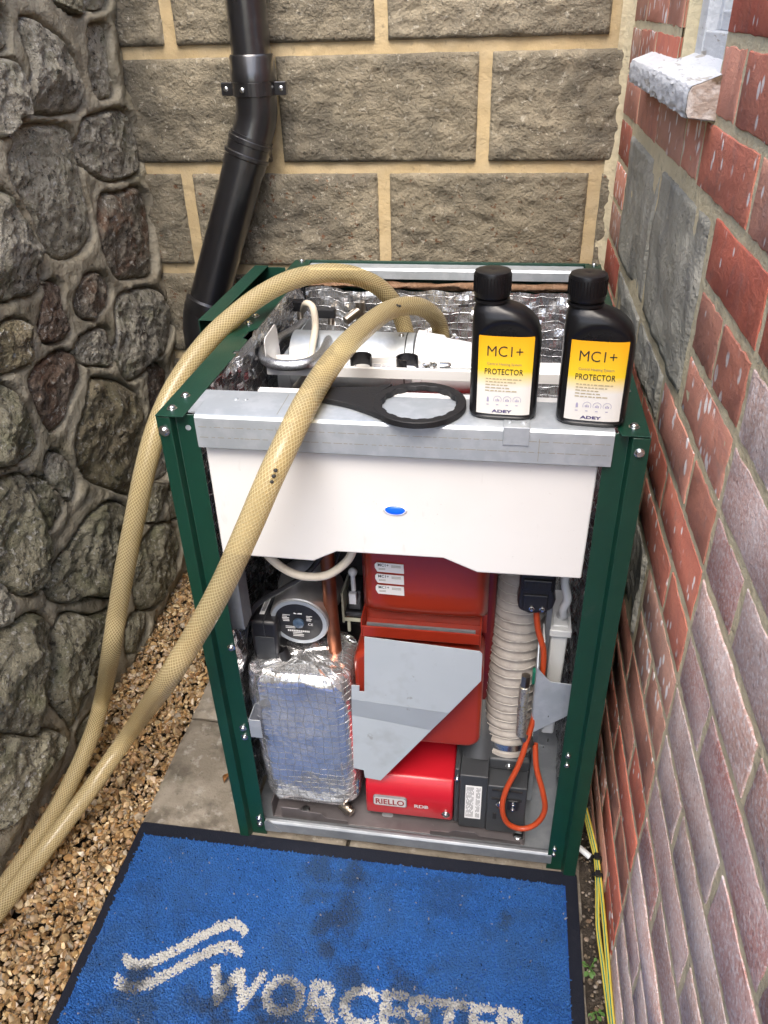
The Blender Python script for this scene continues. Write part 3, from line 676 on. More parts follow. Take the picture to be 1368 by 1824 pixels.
# small window with a peeling sill
fy0, fy1, fz0, fz1 = WIN[0]+.001, WIN[1]-.001, WIN[2]+.002, WIN[3]-.002
win = obj('window', [box(.020, .075, fy0, fy0+.045, fz0, fz1), box(.020, .075, fy1-.045, fy1, fz0, fz1), box(.021, .074, fy0+.045, fy1-.045, fz0, fz0+.035), box(.021, .074, fy0+.045, fy1-.045, fz1-.035, fz1),
                     box(.034, .070, fy0+.045, fy0+.062, fz0+.035, fz1-.035), box(.034, .070, fy1-.062, fy1-.045, fz0+.035, fz1-.035), box(.035, .069, fy0+.062, fy1-.062, fz0+.035, fz0+.056)], m_sill, kw, bevel=.002, world=False)
obj('pane', box(.052, .056, fy0+.060, fy1-.060, fz0+.050, fz1-.034), m_glass, win)
def sill_fn(u, v):
    y = .150+.500*u
    sec = [(.030, 1.122), (-.029, 1.128), (-.031, 1.133), (-.0315, 1.153), (-.029, 1.1585), (-.022, 1.161), (.028, 1.179)]
    i = min(int(v*6), 5); f = v*6-i; a, b = sec[i], sec[i+1]
    w_ = .0016*fbm((y, v*.3, 3), 40, 4)
    return (a[0]+(b[0]-a[0])*f+w_, y, a[1]+(b[1]-a[1])*f+w_), (u, v)
V, F, _ = grid(sill_fn, 90, 24)
sill = obj('sill', (V, F), m_sill, win, smooth=60)
end = [(.030, 1.1225), (-.028, 1.1285), (-.0305, 1.134), (-.031, 1.152), (-.028, 1.158), (.028, 1.178)]
obj('sill_end', ext([(a, b) for a, b in end], 'y', .1495, .156), m_wood, win, bevel=.001)

# ------------------------------------------------------------------ black rainwater pipe in the corner
pp = thing('drain_pipe', 'glossy black plastic pipe with collar and bracket on the block wall', 'pipe', (-.255, .85, -.02))
px_, py_ = -.104, .885
top = [(px_, py_, 1.70), (px_, py_, 1.145)]
obj('upper_pipe', cyl(top[0], top[1], .0385, 40), m_pipe, pp, smooth=40)
obj('socket_collar', lathe([(.0405, 0), (.0455, .004), (.0455, .022), (.0435, .026), (.0435, .046), (.041, .05)], (px_, py_, 1.120), n=40), m_pipe, pp, smooth=35)
el = [(px_, py_, 1.122), (px_, py_, 1.080), (px_-.004, py_-.001, 1.055), (px_-.012, py_-.004, 1.032), (px_-.020, py_-.008, 1.010)]
obj('elbow', tube(el, .0415, 40, 6), m_pipe, pp, smooth=50)
dn0, dn1 = np.array([px_-.016, py_-.006, 1.022]), np.array([-.250, .840, .690])
dr = (dn1-dn0)/np.linalg.norm(dn1-dn0)
for t, rr, h in ((.000, .0465, .014), (.028, .0475, .012)):
    obj('rib', lathe([(rr-.004, 0), (rr, .003), (rr, h-.003), (rr-.004, h)], dn0+dr*t, dr, 40), m_pipe, pp, smooth=35)
obj('elbow_socket', cyl(dn0-dr*.004, dn0+dr*.060, .0445, 40), m_pipe, pp, smooth=40)
obj('sloping_pipe', cyl(dn0+dr*.03, dn1+dr*.01, .0425, 40), m_pipe, pp, smooth=40)
lo = dn1+dr*.0
obj('lower_collar', lathe([(.044, 0), (.0495, .004), (.0495, .030), (.0475, .034)], lo-dr*.012, dr, 40), m_pipe, pp, smooth=35)
obj('lower_pipe', tube([lo, lo+dr*.03, lo+dr*.055+np.array([.004, 0, -.02]), lo+dr*.06+np.array([.006, 0, -.10]), lo+dr*.06+np.array([.006, 0, -.50])], .0475, 36, 6), m_pipe, pp, smooth=50)
br_ = obj('bracket', [ring((px_, py_, 1.098), (0, 0, 1), .0418, .0445, .026, 40), box(px_-.066, px_-.040, py_-.010, py_+.004, 1.099, 1.123), box(px_+.040, px_+.066, py_-.010, py_+.004, 1.099, 1.123), box(px_-.02, px_+.02, py_+.040, BY+.01, 1.100, 1.122)], m_pipe, pp, bevel=.002)
for dx in (-.056, .056, -.012): obj('screw', lathe([(.0048, 0), (.0048, .0015), (.002, .003)], (px_+dx, py_-.010 if abs(dx) > .02 else py_-.0445, 1.111), (0, -1, 0), 12), m_steel, br_, smooth=30)

# ------------------------------------------------------------------ door mat
mat_t = thing('door_mat', 'stained blue door mat with white lettering in front of the boiler', 'mat', (.2, -.4, 0))
MX0, MX1, MY0, MY1 = -.186, .585, -1.12, .004
PX0, PX1, PY1 = -.168, .563, -.0235
obj('rubber_border', ext(rpoly(MX0, MX1, MY0, MY1, .006), 'z', .0022, .0052), m_rubber, mat_t, bevel=.001)
def pile():
    rng = np.random.default_rng(11)
    st = .0023
    xs, ys = np.meshgrid(np.arange(PX0, PX1, st), np.arange(-.50, PY1, st)); n = xs.size
    x = xs.ravel()+rng.uniform(-.0010, .0010, n); y = ys.ravel()+rng.uniform(-.0013, .0013, n)
    # logo in floor coordinates
    w = np.zeros(n, bool)
    def floor(l): return [tuple(P(a, b, 2, .011)[:2]) for a, b in l]
    for l in (floor([(222,1698),(230,1711),(248,1716),(275,1709),(310,1692),(350,1670),(390,1650),(415,1644),(430,1649),(436,1660)]), floor([(208,1735),(216,1750),(235,1757),(262,1750),(300,1731),(340,1709),(380,1690),(408,1683),(421,1688),(427,1698)])):
        p = np.array(catmull([(a, b, 0) for a, b in l], 5))[:, :2]
        for i in range(len(p)-1):
            a, e = p[i], p[i+1]-p[i]; t = np.clip(((x-a[0])*e[0]+(y-a[1])*e[1])/(e@e), 0, 1)
            f = (i+t)/len(p); hw = .0082*np.clip(np.minimum(f, 1-f)*7+.35, 0, 1)
            w |= np.hypot(x-a[0]-t*e[0], y-a[1]-t*e[1]) < hw
    TV, TF = text_fit('WORCESTER', .024, .512, -.2825, -.2235, bold=.040, spacing=1.02)
    TV = np.array(TV)
    TV[:, 0] = TV[:, 0]+(TV[:, 1]+.25)*.02
    for f in TF:
        for k in range(1, len(f)-1):
            a, b, c = TV[f[0]], TV[f[k]], TV[f[k+1]]
            s = (x >= min(a[0], b[0], c[0])) & (x <= max(a[0], b[0], c[0])) & (y >= min(a[1], b[1], c[1])) & (y <= max(a[1], b[1], c[1]))
            if not s.any(): continue
            xx, yy = x[s], y[s]
            d1 = (b[0]-a[0])*(yy-a[1])-(b[1]-a[1])*(xx-a[0]); d2 = (c[0]-b[0])*(yy-b[1])-(c[1]-b[1])*(xx-b[0]); d3 = (a[0]-c[0])*(yy-c[1])-(a[1]-c[1])*(xx-c[0])
            w[s] |= ((d1 >= 0) & (d2 >= 0) & (d3 >= 0)) | ((d1 <= 0) & (d2 <= 0) & (d3 <= 0))
    blue = np.array([.020, .086, .27])*(1+rng.normal(0, .14, n))[:, None]
    col = np.where(w[:, None], np.array([.43, .43, .41])*(1+rng.normal(0, .06, n))[:, None], blue)
    # trodden-in dirt, dark oily stains and pale lint, each with a shape of its own
    sp = [(P(585,1560,2,.01), .050, .55), (P(600,1640,2,.01), .045, .55), (P(640,1600,2,.01), .05, .30), (P(235,1790,2,.01), .042, .70), (P(300,1800,2,.01), .03, .25), (P(400,1800,2,.01), .032, .55), (P(330,1775,2,.01), .02, .5), (P(270,1610,2,.01), .04, .22), (P(330,1600,2,.01), .04, .18), (P(720,1770,2,.01), .035, .45), (P(610,1745,2,.01), .03, .45), (P(510,1815,2,.01), .06, .55), (P(760,1820,2,.01), .05, .5), (P(900,1640,2,.01), .012, .7), (P(800,1600,2,.01), .05, .2), (P(840,1725,2,.01), .05, .2)]
    dirt = np.zeros(n)
    nz = np.array([noise.fractal(Vector((a*30, b*30, 1)), .9, 2, 4, noise_basis='PERLIN_ORIGINAL') for a, b in zip(x, y)])
    nb = np.array([noise.noise(Vector((a*9, b*9, 4))) for a, b in zip(x, y)])
    for c, r, s in sp:
        d = np.hypot(x-c[0], (y-c[1]))/r; dirt = np.maximum(dirt, min(.9, s*1.45)*np.clip(1.35-d+nz*1.3, 0, 1))
    dirt = np.clip(np.maximum(dirt, np.clip(nb*.6+nz*.4+.03, 0, .42)), 0, .85)
    col = col*(1-dirt[:, None])+np.array([.022, .032, .050])*dirt[:, None]
    fade = np.clip(nb*.6+.15, 0, .25)*(~w); col = col*(1-fade[:, None])+np.array([.04, .13, .34])*fade[:, None]
    lint = rng.random(n) < .004; col[lint] = col[lint]*.4+np.array([.30, .27, .22])*.6
    soot = rng.random(n) < .006; col[soot] *= .25
    # tufts: a splayed four-sided blade each
    h = rng.uniform(.0042, .0068, n)+nz*.0008; lean = rng.normal(0, .0016, (n, 2)); lean[:, 1] -= .0008; lean[:, 0] += nb*.0016
    z0 = .0045; r = .0018; a0 = rng.uniform(0, PI, n); V = np.zeros((n, 8, 3))
    for k in range(4):
        a = a0+k*PI/2; V[:, k, 0] = x+r*np.cos(a); V[:, k, 1] = y+r*np.sin(a); V[:, k, 2] = z0
        rt = rng.uniform(.0009, .0019, n)
        V[:, 4+k, 0] = x+lean[:, 0]+rt*np.cos(a); V[:, 4+k, 1] = y+lean[:, 1]+rt*np.sin(a); V[:, 4+k, 2] = z0+h*.86+rng.normal(0, .0005, n)
    T = np.array([[0, 1, 5], [0, 5, 4], [1, 2, 6], [1, 6, 5], [2, 3, 7], [2, 7, 6], [3, 0, 4], [3, 4, 7], [4, 5, 6], [4, 6, 7]])
    f = (T[None]+(np.arange(n)*8)[:, None, None]).reshape(-1, 3); v = V.reshape(-1, 3)
    me = bpy.data.meshes.new('carpet_pile'); me.vertices.add(len(v)); me.vertices.foreach_set('co', v.astype(np.float32).ravel())
    me.loops.add(len(f)*3); me.loops.foreach_set('vertex_index', f.astype(np.int32).ravel())
    me.polygons.add(len(f)); me.polygons.foreach_set('loop_start', np.arange(0, len(f)*3, 3, dtype=np.int32)); me.update()
    at = me.color_attributes.new('yarn', 'FLOAT_COLOR', 'POINT')
    cc = np.ones((n, 8, 4), np.float32); cc[:, :, :3] = np.clip(col, .004, .9)[:, None, :]; at.data.foreach_set('color', cc.ravel())
    me.materials.append(attr_mat('carpet_yarn', 'yarn', .9))
    o = link('carpet_pile', me, mat_t); o['kind'] = 'stuff'
    return o
pile()
obj('backing', box(PX0-.002, PX1+.002, MY0+.02, PY1+.002, .0045, .0058), mat('mat_backing_blue', (.008, .07, .30), .9, bumps=[(500, .002, 3)]), mat_t)

# ------------------------------------------------------------------ oil boiler
boi = thing('oil_boiler', 'open green-framed oil boiler with its front and lid removed', 'boiler', (.29, .35, 0))
W_, D_, H_ = .58, .70, .828
def screw(p, ax, r=.0055, parent=None, m=None):
    return obj('screw', [lathe([(r*1.25, 0), (r*1.25, .0012), (r*.9, .0015), (r*.9, .0035), (r*.6, .005)], p, ax, 14)], m or m_steel, parent or boi, smooth=35)
def sheet_path(pts, t):
    """thin folded sheet seen in plan: polygon from a poly-line offset by t"""
    p = [np.array(a, float) for a in pts]; off = []
    for i in range(len(p)):
        d = []
        if i: d.append(p[i]-p[i-1])
        if i < len(p)-1: d.append(p[i+1]-p[i])
        ns = [np.array([-v[1], v[0]])/np.linalg.norm(v) for v in d]; nn = sum(ns); nn = nn/(nn@nn)*len(ns) if len(ns) == 1 else nn*(2/(nn@nn))
        off.append(p[i]+nn*t)
    return [tuple(a) for a in p]+[tuple(a) for a in off[::-1]]
# corner posts
fl = [(.0, .055), (.0, .0), (.0165, .0), (.0195, .011), (.0455, .011)]
def post(prof, z0, z1):
    o = obj('corner_post', ext(sheet_path(prof, .0016), 'z', z0, z1), m_green, boi, bevel=.0006, smooth=35); return o
pl_ = post(fl, .001, H_-.004); pr_ = post([(W_-x, y) for x, y in fl], .001, H_-.004)
post([(.0, D_-.05), (.0, D_), (.04, D_)], .001, H_-.004); post([(W_, D_-.05), (W_, D_), (W_-.04, D_)], .001, H_-.004)

for x, z in ((.0075, .806), (W_-.0085, .806)): screw((x, -.0002, z), (0, -1, 0), .0058, pl_ if x < .3 else pr_)
for x, z in ((.034, .806), (W_-.034, .806)): obj('hole', lathe([(.0036, 0), (.0036, .0006)], (x, .0111, z), (0, -1, 0), 14), m_galv, pl_ if x < .3 else pr_)
for x in (.036, W_-.036):
    for z in (.273, .252, .045, .030): screw((x, .011, z+(.012 if x > .3 else 0)), (0, -1, 0), .0048, pl_ if x < .3 else pr_)
screw((.040, .011, .445), (0, -1, 0), .0048, pl_)
# top rails
rl = [(-.001, -.001), (.035, -.001), (.035, .012), (.0365, .205), (.030, .207), (.030, .217), (.0365, .219), (.0365, .262), (.027, .268), (.027, .300), (.0365, .312), (.0365, .42), (.032, D_), (-.001, D_)]
rail_l = obj('top_rail', [ext(rl, 'z', H_-.003, H_-.001), ext([(-.001, H_-.030), (.0008, H_-.030), (.0008, H_-.0031), (-.001, H_-.0031)], 'y', .0, D_)], m_green, boi, bevel=.0006)
rr_ = [(W_+.001, -.001), (W_-.030, -.001), (W_-.033, .012), (W_-.033, .06), (W_-.028, .09), (W_-.028, D_), (W_+.001, D_)]
rail_r = obj('top_rail', [ext(rr_, 'z', H_-.003, H_-.001), ext([(W_-.0008, H_-.030), (W_+.001, H_-.030), (W_+.001, H_-.0031), (W_-.0008, H_-.0031)], 'y', .0, D_)], m_green, boi, bevel=.0006)
for x, y in ((.014, .018), (.017, .056), (.017, .330), (.018, .365), (.015, D_-.012)): screw((x, y, H_-.001), (0, 0, 1), .0052, rail_l)
for x, y in ((W_-.015, .020), (W_-.014, .12), (W_-.012, D_-.012)): screw((x, y, H_-.001), (0, 0, 1), .0052, rail_r)
back_rail = obj('back_rail', [box(.020, W_-.020, D_-.004, D_+.001, H_-.012, H_)], m_green, boi, bevel=.0006)
obj('back_channel', ext([(D_-.006, H_-.004), (D_-.030, H_-.006), (D_-.033, H_-.010), (D_-.033, H_-.026), (D_-.031, H_-.026), (D_-.031, H_-.011), (D_-.0285, H_-.008), (D_-.006, H_-.006)], 'x', .024, W_-.030), m_galv, boi, bevel=.0008)
# outer skins and foil lining
obj('side_panel', box(.0025, .0045, .012, D_-.002, .008, H_-.005), m_green, boi)
obj('side_panel', box(W_-.0045, W_-.0025, .012, D_-.002, .008, H_-.005), m_green, boi)
obj('back_panel', box(.004, W_-.004, D_-.0045, D_-.0025, .008, H_-.013), m_green, boi)
def crumple(a, b, s, amp=.004):
    d = noise.voronoi(Vector((a*16, b*16, s)))[0]; e = noise.voronoi(Vector((a*42+3, b*42, s)))[0]
    return amp*(fbm((a, b, s), 9, 4)+1.0*(d[1]-d[0])+.8*(e[1]-e[0])-.5)
def lining(name, fn, nu, nv):
    V, F, UV = grid(fn, nu, nv); obj(name, (V, F), m_foil, boi, smooth=12, uv=UV, fix=False)
lining('foil_lining', lambda u, v: ((.024+crumple(u*.66, v*.8, 1, .010), .030+.65*u, .03+.785*v), (u*.65, v*.785)), 84, 100)
lining('foil_lining', lambda u, v: ((W_-.024-crumple(u*.66, v*.8, 2, .009), .030+.65*u, .03+.785*v), (u*.65, v*.785)), 84, 100)
lining('foil_lining', lambda u, v: ((.024+.532*u, D_-.036-crumple(u*.53, v*.75, 3, .009), .03+(.752+.010*fbm((u, 2, 2), 7, 3))*v), (u*.53, v*.75)), 84, 100)
obj('insulation_edge', grid(lambda u, v: ((.03+.52*u, D_-.028-.007*math.sin(v*PI)-.003*fbm((u*.5, v, 1), 30, 3), .782+.014*v+.006*fbm((u*.5, v, 7), 12, 3)), (u, v)), 70, 8)[:2], m_fibre, boi, smooth=180)
# flue guard standing off the left side
GX = -.060
obj('flue_guard', [box(GX, GX+.0016, .318, .628, .66, .834), box(GX, GX+.026, .318, .628, .8341, .8357), box(GX+.0017, -.0015, .318, .3196, .66, .800), box(GX+.0017, -.0015, .6264, .628, .66, .833)], m_green, boi, bevel=.0006)
# front cross beam, top plate and clip
beam = obj('front_beam', ext([(.078, .8275), (.012, .8275), (.0075, .8262), (.0048, .8228), (.0044, .818), (.0044, .783), (.0062, .783), (.0062, .817), (.0085, .823), (.013, .8258), (.078, .8258)], 'x', .0462, W_-.0368), m_galv, boi, smooth=30)
obj('beam_flange', ext([(.0366, .0125), (.0461, .0125), (.0461, .078), (.0366, .078)], 'z', .8258, .8275), m_galv, boi)
for z, x0, x1 in ((.797, .05, .54), (.811, .05, .54)):
    segs = []; x = x0; rn = random.Random(int(z*1e4))
    while x < x1:
        L_ = rn.uniform(.002, .012); segs.append(box(x, min(x1, x+L_), .00425, .0045, z, z+.0006)); x += L_+rn.uniform(.001, .005)
    obj('scribe_line', segs, m_inkg, beam)
obj('pencil_line', [box(.148, .1485, .0135, .072, .8276, .8278), box(.148, .1485, .0042, .0043, .786, .815), box(.46, .4605, .0042, .0043, .786, .815)], m_inkg, beam)
for x, y in ((.085, .052), (.098, .052), (.175, .018)): obj('rivet', lathe([(.0032, 0), (.0026, .0012), (.001, .0018)], (x, y, .8275), (0, 0, 1), 12), m_galv, beam, smooth=40)
obj('back_lip', ext([(.0785, .8262), (.090, .8262), (.090, .806), (.0915, .806), (.0915, .8277), (.0785, .8277)], 'x', .105, .535), m_white, boi)
clip = obj('beam_clip', [box(.4185, .4485, .0035, .030, .8278, .8290), box(.4185, .4485, .0028, .0040, .806, .8289)], m_galv, beam, bevel=.0008)
for x in (.4255, .4415): obj('rivet', lathe([(.003, 0), (.0024, .0012), (.001, .0018)], (x, .016, .8290), (0, 0, 1), 12), m_galv, clip, smooth=40)
# fascia with the blue button
fas_poly = [(.0495, .7765), (.0485, .6110), (.176, .6095), (.209, .6275), (.351, .6285), (.396, .6090), (.529, .6105), (.531, .7765)]
fas = obj('fascia_panel', ext(fas_poly, 'y', .0165, .030), m_white, boi, bevel=.0025, seg=3)
obj('button_rim', lathe([(.0155, 0), (.0150, .0008), (.0133, .0012), (.0128, .0002)], (.289, .0164, .699), (0, -1, 0), 36), m_white, fas, smooth=60)
for v in bpy.data.objects['button_rim'].data.vertices: v.co.z = .699+(v.co.z-.699)*.52
obj('button', ellipsoid((.289, .0162, .699), (.0128, .0024, .0063), 32, 12), m_blue, fas, smooth=180)
# base tray
tray = obj('base_tray', [box(.018, W_-.018, .030, D_-.03, .0185, .021), ext([(.0305, .021), (.022, .036), (.016, .0405), (.0115, .0405), (.0085, .037), (.0085, .016), (.0105, .016), (.0105, .036), (.013, .0385), (.0155, .0385), (.020, .035), (.0285, .0185)], 'x', .0465, W_-.0385)], m_galvd, boi, bevel=.0008)
inner = obj('drip_tray', [box(.052, .497, .034, .50, .0212, .0235), box(.052, .0545, .034, .50, .0236, .060), box(.4945, .497, .034, .50, .0236, .040)], m_tray, boi, bevel=.0006)
obj('tray_tab', ext([(.070, .0236), (.190, .0236), (.190, .032), (.150, .034), (.142, .044), (.108, .046), (.103, .050), (.070, .050)], 'y', .0335, .0350), m_tray, inner)
obj('tray_tab', ext([(.335, .0236), (.490, .0236), (.490, .030), (.420, .033), (.412, .040), (.375, .041), (.368, .034), (.335, .033)], 'y', .0335, .0350), m_tray, inner)
obj('slot', ext(rpoly(.246, .266, .058, .066, .0038), 'z', .0236, .0240), m_galv, inner)
for x, y in ((.108, .052), (.486, .048)): obj('screw', [lathe([(.0085, 0), (.0085, .003), (.0065, .0048)], (x, y, .0236), (0, 0, 1), 20)], m_steel, inner, smooth=35)
obj('tray_gusset', [ext([(.046, .018), (.046, .042), (.052, .046), (.075, .022), (.075, .018)], 'y', .0062, .0080)], m_galvd, tray)
# heat exchanger
hx = obj('heat_exchanger', ext(rpoly(.214, .424, .160, .66, .022), 'y', .1505, .56), m_dred, boi, bevel=.006, seg=3, smooth=40)
def door(u, v):
    x = .222+.190*u; z = .447+.225*v
    ex = min(u, 1-u)*.19; ez = min(v, 1.4)*.225
    bx = 1-(1-min(1, ex/.016))**2; bz = 1-(1-min(1, ez/.030))**2
    return (x, .128-.024*math.sqrt(max(0, bx*bz))-.004*math.sin(u*PI), z), (u, v)
V, F, _ = grid(door, 40, 40)
dr_ = obj('door', [(V, F), box(.222, .412,   .1285, .150, .447, .665)], m_red, hx, smooth=50)
LZ = .047
lip = obj('door_lip', [ext([(.128, .368+LZ), (.092, .368+LZ), (.088, .372+LZ), (.088, .392+LZ), (.0905, .392+LZ), (.0915, .376+LZ), (.128, .376+LZ)], 'x', .223, .402), box(.222, .412, .128, .150, .362+LZ, .3985+LZ), box(.2205, .2228, .088, .128, .368+LZ, .404+LZ), box(.4022, .4045, .088, .128, .368+LZ, .404+LZ)], m_red, hx, bevel=.0008)
obj('gasket', box(.229, .396, .0935, .0970, .3765+LZ, .3935+LZ), m_galvd, hx)
SY = .072
sa, sb, sc_ = P(636, 1290, 1, SY), P(866, 1240, 1, SY), P(760, 1325, 1, SY)
obj('lower_shell', [ext(rpoly(float(sa[0]), float(sb[0])-.006, float(sc_[2]), .400, .024, 6), 'y', SY, .149)], m_red, hx, bevel=.008, seg=4, smooth=60)
for k in range(3):
    z = .546-k*.0205; x0 = .247
    st = obj('sticker', ext([(x0-.0025, z+.004), (x0, z+.0075), (x0+.040, z+.0065), (x0+.0405, z-.0100), (x0+.001, z-.0090), (x0-.0025, z-.002)], 'y', .0988, .0996), m_paper, hx)
    TV, TF = text_fit('MC1+', x0+.002, x0+.018, z+.001, z+.0062, .01)
    obj('lettering', ([(a, .0986, b) for a, b in TV], TF), m_ink, st, fix=False)
    obj('fine_print', [box(x0+.003, x0+.013, .0985, .0987, z-.003-q*.0018, z-.0024-q*.0018) for q in range(2)]+[box(x0+.022, x0+.036, .0985, .0987, z+.0035-q*.0016, z+.004-q*.0016) for q in range(3)], m_inkg, st)
# grey support plate in front of it
pz = lambda pts, y: [(float(P(a, b, 1, y)[0]), float(P(a, b, 1, y)[2])) for a, b in pts]
Yp = .040
def slab_of(pts, t=.0016):
    V = [tuple(P(a, b, 1, y)) for a, b, y in pts]; n = len(V); V += [(a, b+t, c) for a, b, c in V]
    return V, [tuple(range(n)), tuple(range(2*n-1, n-1, -1))]+[(i, (i+1) % n, n+(i+1) % n, n+i) for i in range(n)]
plate = obj('support_plate', [slab_of([(649,1135,Yp),(855,1161,Yp),(859,1166,Yp),(857,1213,Yp),(800,1270,Yp),(626,1245,Yp),(626,1221,Yp),(640,1222,Yp),(640,1232,Yp),(649,1233,Yp)])], m_plate, boi)
obj('plate_joggle', [slab_of([(626,1245.2,Yp),(800,1270.2,Yp),(768,1301,Yp+.011),(627,1274,Yp+.011)])], m_plate, plate)
obj('plate_lower', [slab_of([(627,1274.2,Yp+.011),(768,1301.2,Yp+.011),(683,1385,Yp+.008),(678,1390,Yp+.008),(650,1385,Yp+.008),(648,1372,Yp+.008),(630,1368,Yp+.008)])], m_plate, plate)
# burner
bz0, bz1, by0, by1 = .034, .205, .052, .30
bc = obj('burner', ext([(by1, bz0), (by0+.006, bz0), (by0, bz0+.010), (by0+.002, bz0+.055), (by0+.004, .112), (by0+.016, .128), (by1, .130)], 'x', .220, .372), m_redb, boi, bevel=.004, seg=3, smooth=50)
bdg = obj('badge', ext(rpoly(.2335, .2925, .0640, .0880, .005), 'y', by0-.0016, by0+.006), m_galvd, bc, bevel=.0005)
obj('badge_field', ext(rpoly(.2353, .2907, .0658, .0862, .004), 'y', by0-.0019, by0-.0015), mat('badge_grey', (.50, .49, .48), .5), bdg)
TV, TF = text_fit('RIELLO', .2380, .2880, .0690, .0832, .022)
obj('lettering', ([(a, by0-.0024, b) for a, b in TV], TF), mat('badge_red', (.22, .006, .010), .4), bdg, fix=False)
TV, TF = text_fit('RDB', .3055, .330, .0670, .0755, .030)
obj('lettering', ([(a, by0-.0010, b) for a, b in TV], TF), mat('badge_silver', (.55, .50, .50), .4), bc, fix=False)
screw((.360, by0+.001, .056), (0, -1, 0), .006, bc)
hs_ = obj('motor_housing', [box(.3735, .382, by0+.004, by1, bz0, .172), box(.3822, .4291, by0-.002, by1-.04, bz0-.002, .166), box(.4289, .494, by0-.004, by1-.06, bz0-.003, .1495)], m_housing, bc, bevel=.0022, seg=3, smooth=40)
obj('air_scoop', tube([(.412, by0+.060, .150), (.412, by0+.085, .185), (.414, by0+.12, .215)], .036, 24, 6), m_housing, hs_, smooth=50)
obj('inlet_box', [box(.428, .497, by0+.030, by0+.125, .1505, .176)], m_housing, hs_, bevel=.004, smooth=40)
screw((.462, by0+.0295, .163), (0, -1, 0), .005, hs_)
screw((.3775, by0+.0035, .150), (0, -1, 0), .004, hs_)
rl_ = obj('rating_label', box(.3925, .4195, by0-.0028, by0-.0021, .058, .142), m_paper, hs_)
lb = []
for k in range(13):
    x = .3945+.0018*k; rn = random.Random(k)
    if 6 < k < 9: continue
    z = .062
    while z < .138:
        L_ = rn.uniform(.004, .018); lb.append(box(x, x+.0007, by0-.0031, by0-.0029, z, min(z+L_, .139))); z += L_+rn.uniform(.0015, .006)
obj('fine_print', lb, m_ink, rl_)
for q in ((.436, .486, .118, .121), (.436, .486, .140, .143), (.440, .446, .068, .082)): obj('housing_rib', box(q[0], q[1], by0-.0062, by0-.0042, q[2], q[3]), m_dark, hs_)
obj('reset_button', [lathe([(.0085, 0), (.0085, .004), (.007, .006), (.0055, .0045)], (.452, by0-.004, .108), (0, -1, 0), 20)], m_steel, hs_, smooth=35)
obj('cable_socket', [box(.463, .481, by0-.009, by0-.0043, .098, .122)], m_black, hs_, bevel=.001)
for z in (.104, .116): screw((.472, by0-.009, z), (0, -1, 0), .003, hs_)
# flexible air duct
dpath = [(.458, .128, .165), (.458, .142, .22), (.460, .160, .34), (.463, .175, .47), (.465, .18, .62)]
Vd, Fd = tube(dpath, .04, 32, 34, rfun=lambda L, t: .0395+.0016*math.sin(2*PI*L/.0175)+.0007*math.sin(L*331), caps=False)
duct = obj('air_duct', (Vd, Fd), m_duct, boi, smooth=180)
pc = [np.array(p) for p in catmull(dpath, 60)]; hel = []; Lh = 0
for i, p in enumerate(pc):
    if i: Lh += np.linalg.norm(p-pc[i-1])
Lacc = [0]
for i in range(1, len(pc)): Lacc.append(Lacc[-1]+np.linalg.norm(pc[i]-pc[i-1]))
for k in range(26*20):
    s = k/(26*20)*Lh; i = min(np.searchsorted(Lacc, s), len(pc)-2); p = pc[i]; t = pc[i+1]-pc[i]; a, b, c = frame(t); th = 2*PI*k/20
    hel.append(p+(a*math.cos(th)+b*math.sin(th))*.0411)
obj('duct_wire', tube(hel, .0008, 5, 1, smooth_path=False), m_ductwire, duct, smooth=180)
obj('duct_clamp', [ring((.458, .131, .177), (0, .25, 1), .041, .0425, .011, 36), box(.478, .492, .088, .094, .170, .180)], m_steel, duct, smooth=40)
obj('duct_cuff', [ring((.458, .127, .160), (0, .25, 1), .038, .0435, .012, 36)], m_duct, duct, smooth=40)
# circulator pump
PC = np.array([.120, .098, .428])
pump = obj('pump', lathe([(.0440, 0), (.0470, .002), (.0480, .006), (.0495, .060), (.0515, .068), (.0540, .076), (.0540, .095)], PC, (0, 1, .05), 48), m_alu, boi, smooth=40)
obj('pump_rim', [ring(PC+np.array([0, -.0015, 0]), (0, 1, .05), .0385, .0450, .004, 48)], m_galv, pump, smooth=40)
lab = obj('pump_label', [lathe([(.0383, 0), (.0383, .002)], PC+np.array([0, -.0012, 0]), (0, 1, .05), 48)], m_black, pump)
def on_disc(x, z): return tuple(PC+np.array([x, -.0018-.12*0, 0])+np.array([0, -.12*z*(-1)*(-1), z]))
dots = []; rn = random.Random(2)
for z in (.014, .011, .008, .005, .002): 
    dots.append((-.026+abs(z-.008)*.2, -.026+abs(z-.008)*.2+rn.uniform(.007, .012), z))
    if z > .004: dots.append((.013, .013+rn.uniform(.006, .010), z))
for z in (-.009, -.012): dots.append((-.022, -.022+rn.uniform(.012, .018), z))
for z in (-.021, -.0245, -.0275): dots.append((-.011, -.011+rn.uniform(.014, .022), z))
lb = [box(PC[0]+a, PC[0]+b, PC[1]-.0022-.12*0, PC[1]-.0016, PC[2]+z, PC[2]+z+.0009) for a, b, z in dots]+[box(PC[0]-.019+k*.003, PC[0]-.019+k*.003+.0022, PC[1]-.0022, PC[1]-.0016, PC[2]-.0185, PC[2]-.0155) for k in range(12)]
obj('fine_print', lb, m_paper, lab)
TV, TF = text_fit('CE', PC[0]+.015, PC[0]+.023, PC[2]-.004, PC[2]+.0005, .01); obj('lettering', ([(a, PC[1]-.0024, b) for a, b in TV], TF), m_paper, lab, fix=False)
obj('emblem', [box(PC[0]-.0065, PC[0]+.0065, PC[1]-.0022, PC[1]-.0016, PC[2]+.0175, PC[2]+.0275)], m_paper, lab)
